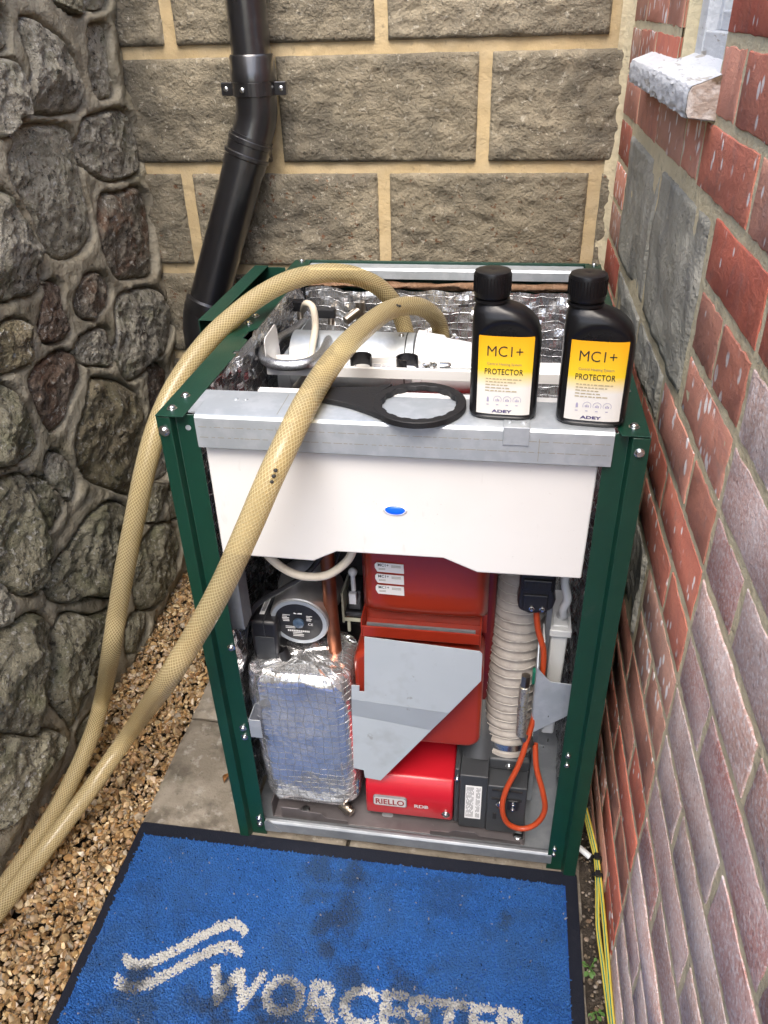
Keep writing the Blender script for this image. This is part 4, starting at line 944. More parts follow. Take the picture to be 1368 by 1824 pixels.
obj('emblem_ring', [ring((PC[0]-.0015, PC[1]-.0028, PC[2]+.0225), (0, 1, 0), .0022, .0034, .0005, 20), box(PC[0]-.0020, PC[0]-.0010, PC[1]-.0029, PC[1]-.0023, PC[2]+.0180, PC[2]+.0270)], m_ink, lab)
obj('speed_knob', [lathe([(.0088, 0), (.0088, .004), (.0075, .005)], PC+np.array([0, -.001, 0]), (0, -1, 0), 28), box(PC[0]-.0008, PC[0]+.0008, PC[1]-.0068, PC[1]-.0055, PC[2]-.006, PC[2]+.006)], mat('slate_blue_plastic', (.06, .10, .16), .4), lab, smooth=40)
for dx, dz in ((-.036, .030), (.036, .032)): obj('cap_screw', cyl(PC+np.array([dx, .045, dz]), PC+np.array([dx, .058, dz]), .005, 12), m_galv, pump)
ta, tb_, tc_ = P(443, 1106, 1, .080), P(491, 1107, 1, .080), P(449, 1186, 1, .080)
td = P(457, 1047, 2, float(ta[2]))
ex0, ex1, ez0, ez1, ey1 = float(ta[0]), float(tb_[0]), float(tc_[2]), float(ta[2]), float(td[1])
eb = obj('pump_terminal_box', [box(ex0, ex1, .080, ey1, ez0, ez1)], m_black, pump, bevel=.006, seg=3, smooth=40)
obj('box_ridge', box(ex0+.006, ex1-.006, .0785, .0805, ez0+.010, ez1-.030), m_housing, eb, bevel=.001)
obj('box_seam', box(ex0+.022, ex0+.0236, .0793, ey1+.0005, ez0+.002, ez1+.0006), m_housing, eb)
obj('barcode_label', [box(ex0+.012, ex0+.020, .098, .142, ez1+.0002, ez1+.0008)], m_paper, eb)
bcd = obj('barcode', [box(ex0+.0135, ex0+.0185, .106+k*.0022, .106+k*.0022+.001, ez1+.0009, ez1+.0011) for k in range(13)], m_ink, eb); bcd['kind'] = 'stuff'
obj('cable_gland', [tube([(ex1, .090, ez0+.03), (ex1+.008, .086, ez0+.012), (ex1+.002, .084, ez0-.004)], .010, 14, 5), tube([(ex0+.01, .088, ez0+.004), (ex0+.02, .084, ez0-.006), (ex1-.01, .084, ez0-.006), (ex1+.004, .086, ez0+.004)], .007, 12, 6)], m_black, eb, smooth=60)
# foil-wrapped plate exchanger
def pillow():
    x0, x1, y0, y1, z0, z1, R = .036, .207, .042, .168, .046, .362, .034
    out = catmull([(a, b, 0) for a, b in rpoly(x0, x1, y0, y1, R, 5)], 6, True); out = np.array(out)[:, :2]; n = len(out)
    nrm = np.roll(out, -1, 0)-np.roll(out, 1, 0); nrm = np.stack([nrm[:, 1], -nrm[:, 0]], 1); nrm /= np.linalg.norm(nrm, axis=1)[:, None]
    arc = np.concatenate([[0], np.cumsum(np.linalg.norm(np.diff(out, axis=0), axis=1))]); ctr = out.mean(0)
    prof = []                       # (height, inset, length along the skin)
    for k in range(9): prof.append((z0, .055*(1-k/9)+.024))
    for k in range(9): a = PI/2*k/8; prof.append((z0+.024*(1-math.cos(a)), .024*(1-math.sin(a))))
    for k in range(1, 60): prof.append((z0+.024+(z1-z0-.044)*k/60, -.003*math.sin(PI*k/60)))
    for k in range(9): a = PI/2*k/8; prof.append((z1-.020*(1-math.sin(a)), .020*(1-math.cos(a))))
    for k in range(1, 12): prof.append((z1+.003*k/12, .020+.055*k/12))
    V, F, UV = [], [], []; L = 0
    for j, (z, ins) in enumerate(prof):
        if j: L += math.hypot(z-prof[j-1][0], ins-prof[j-1][1])
        for i in range(n+1):
            p = out[i % n]; m = nrm[i % n]; fr = 1-max(0, ins)/.064
            q = ctr+(p-ctr)*max(.03, fr) if ins > 0 else p-m*ins
            e = max(0, 1-abs(z-z0)/.06, 1-abs(z-z1)/.05)
            d = noise.voronoi(Vector((arc[i % n]*30, L*24, 3)))[0]; d2 = noise.voronoi(Vector((q[0]*60, z*60, q[1]*60)))[0]
            h = (.0016+.0045*e)*(d[1]-d[0]-.3)+(.0006+.003*e)*(d2[1]-d2[0]-.3)+.0025*fbm((q[0], q[1], z), 14, 3)
            flat = 1 if ins <= .012 else .25
            V.append((q[0]+m[0]*h*flat-.010*(z-.2), q[1]+m[1]*h*flat, z+(h*1.2 if ins > .012 else 0))); UV.append(((arc[i] if i < n else arc[-1]+.003), L))
    w_ = n+1
    for j in range(len(prof)-1):
        for i in range(n): F.append((j*w_+i, j*w_+i+1, (j+1)*w_+i+1, (j+1)*w_+i))
    return V, F, UV
V, F, UV = pillow()
px_ex = obj('wrapped_exchanger', (V, F), m_foils, boi, smooth=22, uv=UV, fix=False)
obj('drain_cock', [cyl((.175, .055, .048), (.190, .046, .046), .009, 16), cyl((.178, .058, .050), (.178, .058, .034), .007, 14), cyl((.190, .046, .046), (.196, .0425, .045), .0075, 14)], m_brass, px_ex, smooth=40)
obj('tape_scrap', grid(lambda u, v: ((.186+.022*u, .058+.012*fbm((u, v, 1), 3, 3), .082+.030*v+.010*fbm((u, v, 3), 3, 3)), (u*.1, v*.1)), 8, 8)[:2], m_steel, px_ex, smooth=180)
# pipes and fittings in the front bay
obj('copper_pipe', tube([P(581,960,1,.118), P(584,1010,1,.118), P(590,1090,1,.116), P(599,1175,1,.112)], .0112, 20, 8), m_copper, boi, smooth=60)
obj('copper_pipe', tube([(.178, .19, .37), (.186, .20, .40), (.190, .22, .43)], .010, 16, 8), m_copper, boi, smooth=60)
obj('copper_pipe', tube([(.185, .17, .33), (.190, .16, .30), (.197, .15, .26)], .010, 16, 8), m_copper, boi, smooth=60)
obj('copper_pipe', tube([(.10, .32, .60), (.10, .32, .40), (.11, .31, .20)], .011, 16, 6), m_copper, boi, smooth=60)
obj('white_drain_hose', tube([(.090, .060, .60), (.100, .060, .578), (.125, .060, .556), (.152, .060, .549), (.185, .060, .556), (.215, .062, .585), (.225, .065, .62)], .0062, 14, 10), m_cream, boi, smooth=60)
obj('black_cable', tube([(.026, .10, .36), (.032, .095, .40), (.055, .09, .46), (.105, .09, .50), (.15, .10, .535), (.19, .12, .60)], .0042, 10, 8), m_black, boi, smooth=60)
obj('black_cable', tube([(.165, .13, .50), (.180, .12, .53), (.20, .12, .60)], .0022, 8, 8), m_black, boi, smooth=60)
ac = obj('valve_actuator', [box(.183, .207, .170, .21, .400, .440), box(.178, .214, .165, .215, .388, .399)], m_black, boi, bevel=.003)
obj('bracket_frame', [box(.1735, .1775, .165, .22, .375, .436), box(.2145, .2185, .165, .22, .375, .436), box(.1775, .2145, .1635, .1665, .380, .387), box(.182, .187, .163, .168, .358, .3798), box(.205, .210, .163, .168, .358, .3798)], mat('pale_nylon', (.52, .52, .40), .5), ac, bevel=.001)
obj('connector', [box(.188, .200, .160, .1695, .420, .440)], m_whitep, ac, bevel=.001)
obj('wire_clip', ring((.186, .150, .345), (.2, 1, .1), .015, .0165, .003, 28), m_steel, ac, smooth=60); obj('wire_clip', ring((.193, .150, .338), (.4, 1, .3), .014, .0152, .003, 28), m_steel, ac, smooth=60)
obj('vent_cap', [ellipsoid((.197, .16, .486), (.0075, .0075, .008), 16, 10), cyl((.197, .16, .45), (.197, .16, .48), .004, 10)], m_trans, boi, smooth=60)
obj('pressure_fitting', [cyl((.196, .13, .31), (.196, .13, .345), .008, 14), cyl((.196, .13, .33), (.196, .11, .325), .007, 14), cyl((.196, .118, .29), (.196, .118, .31), .006, 12)], m_dark, boi, smooth=40)
obj('manifold', box(.05, .21, .21, .26, .44, .60), m_dark, boi, bevel=.004); obj('manifold', box(.07, .20, .20, .30, .30, .345), m_dark, boi, bevel=.004)
obj('fixing_bracket', [box(.0465, .0480, .012, .060, .252, .292), box(.0465, .066, .0115, .0130, .252, .292)], m_galv, boi, bevel=.0006)
obj('side_bracket', [box(.030, .052, .040, .0415, .455, .565), box(.052, .0535, .040, .075, .455, .58)], m_galvd, boi, bevel=.0006)
# right-hand bay
gp = pz([(958,1190),(980,1214),(1026,1220),(1020,1270),(947,1305)], .070)
gus = obj('gusset_plate', [ext(gp, 'y', .069, .0705)], m_galv, boi, bevel=.0005)
obj('gusset_return', [ext([(.0705, gp[0][1]), (.10, gp[0][1]+.04), (.10, gp[4][1]), (.0705, gp[4][1])], 'x', gp[0][0]-.001, gp[0][0]+.0006)], m_galv, gus)
obj('pencil_mark', [box(a, a+.0012, .0682, .0688, b, b+c) for a, b, c in ((.526, .285, .006), (.529, .27, .003), (.518, .245, .007), (.514, .30, .003), (.545, .30, .002), (.512, .23, .003))], m_ink, gus)
obj('support_rail', [box(.500, .508, .12, .135, .03, .56)], m_galvd, boi, bevel=.0008)
tb = obj('condensate_trap', [ext([(.510, .42), (.536, .42), (.533, .20), (.512, .20)], 'y', .125, .215)], m_trans, boi, bevel=.004, seg=3, smooth=40)
obj('trap_lid', [box(.507, .540, .118, .220, .4205, .434), box(.512, .535, .126, .212, .4341, .438)], m_trans, tb, bevel=.004, seg=3, smooth=40)
obj('trap_clip', tube([(.523, .15, .438), (.527, .13, .456), (.523, .12, .475), (.527, .115, .50), (.520, .115, .53), (.523, .12, .56)], .0065, 12, 8), m_trans, tb, smooth=60)
pg = obj('burner_plug', [ext([(a-.007, b-.013) for a, b in ((.459, .640), (.511, .642), (.511, .548), (.514, .536), (.511, .520), (.500, .512), (.478, .508), (.463, .515), (.460, .530), (.462, .545))], 'y', .078, .104)], m_black, boi, bevel=.004, seg=3, smooth=40)
obj('plug_face', box(.459, .500, .0745, .079, .540, .559), m_black, pg, bevel=.002); obj('plug_face', box(.461, .496, .0755, .079, .502, .532), m_black, pg, bevel=.002)
obj('plug_slot', [box(.463+k*.009, .466+k*.009, .0738, .0746, .546, .554) for k in range(4)], m_dark, pg)
for x in (.474, .489): screw((x, .0755, .508), (0, -1, 0), .0032, pg)
obj('orange_cable', tube([(.481, .090, .500), (.487, .088, .46), (.498, .085, .42), (.500, .082, .37), (.498, .078, .33), (.490, .070, .27), (.476, .052, .205), (.458, .040, .150), (.455, .034, .110), (.466, .033, .077), (.490, .034, .066), (.512, .036, .080), (.524, .040, .112), (.518, .046, .150), (.505, .060, .190), (.500, .075, .23)], .0046, 14, 10), m_orange, boi, smooth=60)
obj('braided_oil_hose', (lambda t: (t[0], t[1]))(tube([P(935,1222,1,.062), P(932,1250,1,.060), P(929,1290,1,.058), P(928,1308,1,.058)], .0068, 16, 12, rfun=lambda L, t: .0078+.0004*math.sin(L*1900))), mat('steel_braid', (.55, .55, .50), .35, .8, layers=[((.55, .50, .04), 240, .60, .64, .8), ((.15, .15, .15), 330, .52, .6, .7)], bumps=[(500, .001, 2)]), boi, smooth=180)
obj('hose_end', cyl(P(935,1222,1,.062), P(937,1203,1,.064), .0072, 6), m_brass, boi, smooth=35); obj('hose_end', cyl(P(933,1305,1,.07), P(941,1325,1,.07), .0095, 16), m_brass, boi, smooth=35)
obj('green_terminal', [box(.486, .493, .090, .10, .345, .372)], mat('green_plastic', (.01, .16, .10), .4), boi, bevel=.001)
obj('clear_bracket', [box(.4965, .499, .085, .125, .25, .44)], m_trans, boi)
# ------- top bay: control tray, air duct, valves
TZ = .765; TS = .056
ct = obj('control_tray', [box(.053, .552, .232+TS, .279+TS, TZ, TZ+.0016), ext([(a+TS, b) for a, b in ((.232, TZ-.004), (.2335, TZ-.004), (.2335, TZ+.0105), (.2365, TZ+.0120), (.2365, TZ+.0135), (.2330, TZ+.0130), (.232, TZ+.0115))], 'x', .053, .552), ext([(a+TS, b) for a, b in ((.279, TZ), (.2806, TZ), (.2806, TZ+.0075), (.285, TZ+.0075), (.285, TZ+.0090), (.279, TZ+.0090))], 'x', .053, .552),
                              ext([(a+TS, b) for a, b in ((.232, TZ-.004), (.308, TZ-.004), (.303, TZ+.046), (.292, TZ+.056), (.240, TZ+.054), (.232, TZ+.048))], 'x', .0515, .0530)], m_white, boi, bevel=.0012)
for x in (.072, .088): obj('grommet', ellipsoid((x, .245+TS, TZ+.0018), (.0035, .004, .0012), 14, 8), m_inkg, ct, smooth=180)
for xc, a0, a1 in ((.196, -20, 205), (.268, -10, 275)):
    n = 26; Vc, Fc = [], []
    for k in range(n+1):
        t = math.radians(a0+(a1-a0)*k/n)
        for r, z in ((.0150, TZ+.002), (.0170, TZ+.002), (.0170, TZ+.022), (.0150, TZ+.022)): Vc.append((xc+r*math.cos(t), .258+TS+r*math.sin(t), z))
    for k in range(n):
        for q in range(4): Fc.append((k*4+q, k*4+(q+1) % 4, k*4+4+(q+1) % 4, k*4+4+q))
    Fc += [(0, 1, 2, 3), (n*4+3, n*4+2, n*4+1, n*4)]
    obj('pipe_clip', (Vc, Fc), m_black, ct, smooth=40)
nl = obj('instruction_label', [box(.165, .300, .240+TS, .277+TS, TZ+.0018, TZ+.0022)], m_paper, ct)
lb = []; rn = random.Random(8)
for k in range(5):
    y = .246+TS+k*.006; x = .214
    while x < .297: L_ = rn.uniform(.004, .012); lb.append(box(x, min(x+L_, .298), y, y+.0016, TZ+.0023, TZ+.0025)); x += L_+rn.uniform(.0015, .004)
lb += [box(.150+k*.007, .1515+k*.007, .245+TS, .275+TS-.004*(k % 3), TZ+.0023, TZ+.0025) for k in range(6)]
obj('fine_print', lb, mat('print_blue_grey', (.22, .24, .36), .6), nl)
ad = obj('flue_air_duct', cyl((.050, .465, .716), (.262, .465, .716), .052, 48), m_galv, boi, smooth=50)
obj('duct_collar', [lathe([(.052, 0), (.057, .002), (.057, .016), (.054, .018), (.052, .045), (.048, .050), (.040, .13), (.036, .14)], (.262, .465, .716), (1, 0, -.06), 48)], m_whitep, ad, smooth=40)
obj('duct_seam', ring((.248, .465, .716), (1, 0, 0), .0519, .0526, .002, 48), m_dark, ad)
screw((.240, .457, .7675), (0, -.15, 1), .004, ad)
obj('elbow_plate', [ext(rpoly(.350, .600, .590, .752, .02), 'x', .048, .0495)], m_galv, ad)
for kx, (hx_, hy_) in enumerate(((533, 546), (588, 556))):
    c = P(hx_, hy_, 2, .772); x, y = float(c[0]), float(c[1])
    vb = obj('ball_valve', [cyl((x, y, .60), (x, y, .735), .011, 18), lathe([(.0135, 0), (.0155, .004), (.0155, .018), (.0135, .022)], (x, y, .708), n=6), cyl((x, y, .735), (x+.001, y+.001, .764), .006, 12), cyl((x-.022, y-.004, .716), (x+.018, y+.004, .716), .0065, 12)], m_brass, boi, smooth=35)
    obj('lever', [box(x-.032, x+.012, y-.008, y+.010, .764, .784)] if kx == 0 else [box(x-.030, x+.010, y-.007, y+.009, .762, .779)], m_black, vb, bevel=.002)
obj('valve_tail', [cyl((.135, .645, .60), (.135, .645, .765), .010, 16), cyl((.110, .620, .735), (.135, .645, .75), .009, 14)], m_brass, boi, smooth=40)
bh = mat('steel_braid_bright', (.62, .64, .66), .3, .95, layers=[((.30, .31, .33), 420, .5, .58, .7)], bumps=[(600, .0008, 2)])
def PL(l): return [P(a, b, 2, z) for a, b, z in l]
obj('braided_hose', tube(PL([(540,573,.742),(524,588,.752),(495,604,.764),(474,620,.776),(470,636,.782),(486,648,.784),(520,651,.784),(553,645,.784),(575,628,.775),(586,604,.757),(590,585,.742)]), .0085, 16, 10), bh, boi, smooth=60)
obj('white_pipe', tube(PL([(540,552,.770),(545,541,.792),(556,546,.795),(561,566,.785),(561,590,.775),(557,615,.772),(553,640,.770),(545,668,.740),(527,690,.700)]), .0062, 14, 10), m_cream, boi, smooth=60)
# shadowy works between beam and tray
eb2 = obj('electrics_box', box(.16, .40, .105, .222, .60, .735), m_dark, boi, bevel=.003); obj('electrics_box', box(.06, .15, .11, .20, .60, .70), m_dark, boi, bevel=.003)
m_gp = mat('grey_plastic', (.30, .30, .30), .5)
obj('relay', box(.190, .235, .12, .17, .7352, .752), m_gp, eb2, bevel=.002); obj('relay', box(.30, .37, .13, .19, .7352, .760), m_gp, eb2, bevel=.002)
obj('red_knob', lathe([(.009, 0), (.009, .010), (.007, .012)], (.215, .20, .7352), (0, 0, 1), 20), mat('red_plastic', (.5, .02, .03), .4), eb2, smooth=40)
obj('cable_loom', [tube([(.25, .11, .74), (.29, .13, .765), (.33, .12, .75), (.36, .15, .745)], .006, 10, 8), tube([(.27, .15, .74), (.30, .17, .758), (.35, .16, .75), (.39, .19, .74)], .004, 10, 8), tube([(.33, .10, .745), (.355, .13, .765), (.34, .17, .76)], .005, 10, 8)], m_black, eb2, smooth=60)
obj('bay_rail', box(.115, .124, .10, .228, .742, .752), m_galv, boi, bevel=.001); obj('bay_rail', box(.135, .142, .10, .228, .742, .750), m_galv, boi, bevel=.001)
obj('copper_pipe', tube([(.44, .12, .70), (.455, .17, .745), (.46, .22, .74), (.46, .30, .68)], .011, 16, 8), m_copper, boi, smooth=60)
obj('copper_pipe', tube([(.475, .12, .72), (.485, .17, .752), (.49, .22, .74)], .009, 16, 8), m_copper, boi, smooth=60)
for xc, yc, zc in ((.318, .600, .700), (.276, .600, .700)): obj('spring_clip', ring((xc, yc, zc), (.8, .5, .1), .019, .0212, .006, 28), m_steel, boi, smooth=50)
card = obj('hazard_card', [ext([(.300, .548), (.385, .548), (.385, .578), (.300, .578)], 'z', .712, .7128)], m_black, boi)
TV, TF = text_fit('Scale Inhibitor', .312, .352, .566, .571, .012); obj('lettering', ([(a, b, .7130) for a, b in TV], TF), m_paper, card, fix=False)
obj('card_flash', [ext([(.360, .549), (.372, .549), (.376, .562), (.384, .566), (.384, .576), (.370, .572), (.362, .562)], 'z', .7129, .7132)], mat('yellow_print', (.75, .50, .01), .5), card)
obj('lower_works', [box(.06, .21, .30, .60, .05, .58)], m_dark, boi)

# ------------------------------------------------------------------ inhibitor bottles on the beam
def interp(z, tab): return float(np.interp(z, [t[0] for t in tab], [t[1] for t in tab]))
XL = [(0, -.0355), (.003, -.038), (.006, -.039), (.106, -.039), (.118, -.0387), (.126, -.0380), (.131, -.0365), (.1335, -.0355), (.142, -.0355)]
XR = [(0, .0355), (.003, .038), (.006, .039), (.086, .039), (.094, .0384), (.102, .0372), (.109, .0350), (.115, .0316), (.120, .0272), (.1245, .0212), (.128, .0148), (.1307, .0075), (.1328, .0010), (.1345, -.0025), (.142, -.0025)]
YD = [(0, .0225), (.003, .0245), (.006, .0255), (.106, .0255), (.114, .0250), (.121, .0236), (.127, .0213), (.131, .0188), (.1345, .0165), (.142, .0165)]
EX = [(0, 3.6), (.106, 3.6), (.126, 3.0), (.1345, 2.0), (.142, 2.0)]
def body_pt(th, z):
    xl, xr, yd, e = interp(z, XL), interp(z, XR), interp(z, YD), interp(z, EX)
    c, s = math.cos(th), math.sin(th)
    return (xl+xr)/2+(xr-xl)/2*math.copysign(abs(c)**(2/e), c), yd*math.copysign(abs(s)**(2/e), s)
def front_y(x, z):
    xl, xr, yd, e = interp(z, XL), interp(z, XR), interp(z, YD), interp(z, EX)
    k = min(.999, abs((x-(xl+xr)/2)/((xr-xl)/2))); return -yd*(1-k**e)**(1/e)
def in_arch(x, z):
    """inside the pressed-in label panel: arch over a rectangle"""
    if z < .005: return 0
    top = .088+.031*math.sqrt(max(0, 1-((x-.001)/.0350)**2)) if abs(x-.001) < .035 else .0
    d = min(x+.0335, .0345-x, top-z); return max(0, min(1, d/.0035))
bot = thing('bottle', 'black inhibitor bottle with yellow and white label, beside the filter spanner', 'bottle', (.4165, .046, .8277), math.radians(-3), group='inhibitor bottles on the steel beam')
zs = [0, .0015, .003, .0045, .006]+list(np.linspace(.009, .134, 66))+[.1355, .139, .142]; nth = 88
V, F = [], []
for z in zs:
    for k in range(nth):
        x, y = body_pt(2*PI*k/nth+.01, z)
        if y < -.008: y += .0020*in_arch(x, z)
        V.append((x, y, z))
for j in range(len(zs)-1):
    for k in range(nth): F.append((j*nth+k, j*nth+(k+1) % nth, (j+1)*nth+(k+1) % nth, (j+1)*nth+k))
F += [tuple(range(nth-1, -1, -1)), tuple((len(zs)-1)*nth+k for k in range(nth))]
body = obj('bottle_body', (V, F), m_bottle, bot, smooth=50, world=False)
CX = -.019
cap = obj('cap', [lathe([(.0165, 0), (.0195, .0015), (.0200, .003), (.0202, .0255), (.0192, .0282), (.0150, .0292), (.0030, .0290), (.0010, .0285)], (CX, 0, .1385), n=56)], m_bottle, bot, smooth=40, world=False)
obj('cap_rib', [cyl((CX+.0200*math.cos(2*PI*k/36), .0200*math.sin(2*PI*k/36), .1455), (CX+.0200*math.cos(2*PI*k/36), .0200*math.sin(2*PI*k/36), .163), .00075, 6) for k in range(36)], m_bottle, cap)
obj('neck_ring', lathe([(.0165, 0), (.0198, .001), (.0198, .0035), (.0165, .0045)], (CX, 0, .1335), n=48), m_bottle, bot, smooth=40, world=False)
m_label = mat('bottle_label', (.78, .78, .76), .42)
_t = m_label.node_tree; _N = _t.nodes
_tc = _N.new('ShaderNodeTexCoord'); _sp = _N.new('ShaderNodeSeparateXYZ'); _rp = _N.new('ShaderNodeValToRGB'); _e = _rp.color_ramp.elements
_t.links.new(_tc.outputs['Generated'], _sp.inputs[0]); _t.links.new(_sp.outputs['Z'], _rp.inputs[0])
_e[0].position = .36; _e[0].color = (.74, .73, .69, 1); _e[1].position = .57; _e[1].color = (.83, .58, .025, 1); _x = _e.new(.98); _x.color = (.84, .40, .008, 1)
_t.links.new(_rp.outputs[0], _N['Principled BSDF'].inputs['Base Color'])
LX0, LX1, LZ0, LZ1 = -.0295, .0315, .008, .1015
on = lambda x, z, d: (x, front_y(x, z)+.0020-d, z)
V, F, _ = grid(lambda u, v: (on(LX0+(LX1-LX0)*u, LZ0+(LZ1-LZ0)*v, .0006), (u, v)), 30, 30)
lab_ = obj('label_sheet', (V, F), m_label, bot, smooth=180, world=False)
def print_on(name, shapes, m, d=.0010): return obj(name, [([on(a, b, d) for a, b in v], f) for v, f in shapes], m, lab_, fix=False)
print_on('lettering', [text_fit('MC1+', -.0195, .0200, .0785, .0905, -.004)], m_ink)
print_on('lettering', [text_fit('Central Heating System', -.0190, .0190, .0672, .0712)], m_inkg)
print_on('lettering', [text_fit('PROTECTOR', -.0215, .0215, .0570, .0640, .008, 1.05)], m_ink)
sh = []; rn = random.Random(4)
for k, wd in enumerate((.040, .034, .025, .028, .036)):
    x = -.0200; z = .0510-k*.0036
    while x < -.0200+wd:
        L_ = rn.uniform(.002, .006); sh.append(([(x, z), (min(x+L_, -.02+wd), z), (min(x+L_, -.02+wd), z+.0013), (x, z+.0013)], [(0, 1, 2, 3)])); x += L_+.0011
print_on('fine_print', sh, mat('print_faint', (.42, .36, .22), .6))
sh = []
for k in range(4):
    cx = -.0165+k*.0110; cz = .0265
    if k == 0: sh.append(([(cx-.0012, cz-.003), (cx+.0012, cz-.003), (cx+.0012, cz+.001), (cx+.0006, cz+.003), (cx-.0006, cz+.003), (cx-.0012, cz+.001)], [(0, 1, 2, 3, 4, 5)]))
    else:
        n = 16; v = []
        for i in range(n+1):
            a = math.radians(-30+240*i/n); v += [(cx+.0042*math.cos(a), cz+.0042*math.sin(a)), (cx+.0047*math.cos(a), cz+.0047*math.sin(a))]
        sh.append((v, [(2*i, 2*i+1, 2*i+3, 2*i+2) for i in range(n)]))
        for q in range(3): sh.append(([(cx-.0022+q*.0016, cz-.002), (cx-.0011+q*.0016, cz-.002), (cx-.0011+q*.0016, cz+.0004+.001*(q == 1)), (cx-.0022+q*.0016, cz+.0004+.001*(q == 1))], [(0, 1, 2, 3)]))
    sh.append(([(cx-.0014, .0196), (cx+.0014, .0196), (cx+.0014, .0206), (cx-.0014, .0206)], [(0, 1, 2, 3)]))
print_on('icon_row', sh, mat('print_lilac', (.36, .34, .48), .6))
print_on('lettering', [text_fit('ADEY', -.0115, .0115, .0103, .0140, .03)], m_inkp)
def copy_tree(o, parent=None):
    c = o.copy(); COL.objects.link(c)
    if parent is not None: c.parent = parent
    for ch in list(o.children): copy_tree(ch, c)
    return c
b2 = copy_tree(bot); b2.location = (.5170, .0385, .8277); b2.rotation_euler = (0, 0, math.radians(-5))
b2['label'] = 'black inhibitor bottle with scuffed yellow label, at the end by the brick wall'

# ------------------------------------------------------------------ filter spanner
sp_c = np.array([.3165, .049]); ro, ri = .0565, .0435
sz0, sz1 = .8279, .8358
V, F = [], []; n = 96
for r0, z in (('o', sz0), ('o', sz1), ('i', sz1), ('i', sz0)):
    for k in range(n):
        a = 2*PI*k/n
        r = ro if r0 == 'o' else ri+.0012+.0016*(1 if math.cos(16*a) > .2 else 0)
        V.append((sp_c[0]+r*math.cos(a), sp_c[1]+r*1.04*math.sin(a), z))
for i in range(4):
    for k in range(n): F.append((i*n+k, i*n+(k+1) % n, ((i+1) % 4)*n+(k+1) % n, ((i+1) % 4)*n+k))
hd = catmull([(-.030, -.048, 0), (-.058, -.028, 0), (-.085, -.012, 0), (-.112, -.002, 0), (-.130, .004, 0), (-.135, .018, 0), (-.128, .030, 0), (-.105, .035, 0), (-.085, .038, 0), (-.058, .042, 0), (-.040, .052, 0), (-.052, .022, 0), (-.055, .0, 0), (-.050, -.024, 0)], 4, True)
hp = [(sp_c[0]+a[0], sp_c[1]+a[1]) for a in hd]
spn = obj('filter_spanner', [(V, F), ext(hp, 'z', sz0+.0004, sz1-.0004)], mat('black_nylon', (.008, .008, .009), .55, bumps=[(300, .0003, 3)]), bevel=.0012, smooth=40)
tag(spn, 'flat black plastic ring spanner lying on the beam left of the bottles', 'spanner')

# ------------------------------------------------------------------ loose fixings on the control tray
sw = thing('socket_spanner', 'small chrome socket spanner lying in the white tray', 'spanner', (.345, .262+TS, TZ+.0016))
obj('socket', [lathe([(.0062, 0), (.0062, .014), (.0045, .017)], (.318, .258+TS, TZ+.0082), (1, .03, 0), 16)], m_steel, sw, smooth=40)
obj('shaft', [cyl((.334, .2585+TS, TZ+.0078), (.380, .260+TS, TZ+.0068), .0026, 12)], m_steel, sw, smooth=50)
obj('handle', [tube([(.376, .254+TS, TZ+.0098), (.384, .262+TS, TZ+.0098), (.384, .280+TS, TZ+.0098)], .006, 12, 6)], m_black, sw, smooth=60)
for i, (x, y, a, lb_) in enumerate(((.292, .262, .4, 'zinc screw in the white tray nearest the black clips'), (.300, .255, -1.2, 'zinc screw lying frontmost in the white tray'), (.310, .264, 2.2, 'zinc screw leaning upright behind the socket spanner'), (.306, .252, 1.1, 'zinc screw touching the end of the socket spanner'))):
    d = np.array([math.cos(a), math.sin(a), .0]); p = np.array([x, y+TS, TZ+.0016+.0046])
    o = obj('loose_screw', [lathe([(.0046, 0), (.0046, .0035), (.0019, .0036), (.0019, .013), (.0005, .0165)], p, d, 10)], m_steel, smooth=35)
    tag(o, lb_, 'screw', 'loose screws in the tray')

# ------------------------------------------------------------------ clear braided hoses
def hose(name, pts, label, r=.0156):
    w_ = []
    for a, b, ax, v in pts: w_.append(P(a, b, {'y': 1, 'z': 2}[ax], v))
    V, F, UV = tube(w_, r, 24, 14, want_uv=True)
    o = obj(name, (V, F), m_hose, smooth=180, uv=UV); tag(o, label, 'hose', 'clear braided hoses'); return o
hose('braided_hose_line', [(734,640,'y',.600),(728,612,'y',.600),(712,560,'y',.590),(683,518,'y',.560),(640,494,'y',.520),(590,486,'y',.470),(530,495,'y',.420),(480,517,'y',.375),(430,552,'y',.325),(372,606,'y',.265),(320,676,'y',.205),(285,746,'y',.160),(262,822,'y',.125),(243,910,'y',.105),(225,1000,'y',.095),(210,1085,'y',.090),(197,1165,'y',.085),(183,1240,'z',.105),(160,1318,'z',.068),(115,1415,'z',.036),(60,1505,'z',.020),(0,1590,'z',.016),(-70,1680,'z',.016),(-160,1800,'z',.016)], 'thinner-looking clear braided hose running down beside the stone wall')
hose('braided_hose_line', [(790,640,'y',.600),(787,605,'y',.600),(777,568,'y',.575),(745,546,'y',.510),(697,551,'y',.420),(647,586,'y',.280),(594,642,'y',.135),(549,712,'y',.020),(516,778,'y',-.040),(481,852,'y',-.075),(441,945,'y',-.090),(395,1045,'y',-.095),(342,1140,'y',-.095),(290,1222,'y',-.085),(235,1300,'z',.165),(165,1400,'z',.085),(92,1498,'z',.036),(18,1595,'z',.019),(-60,1695,'z',.018),(-150,1810,'z',.018)], 'clear braided hose crossing in front of the white fascia')


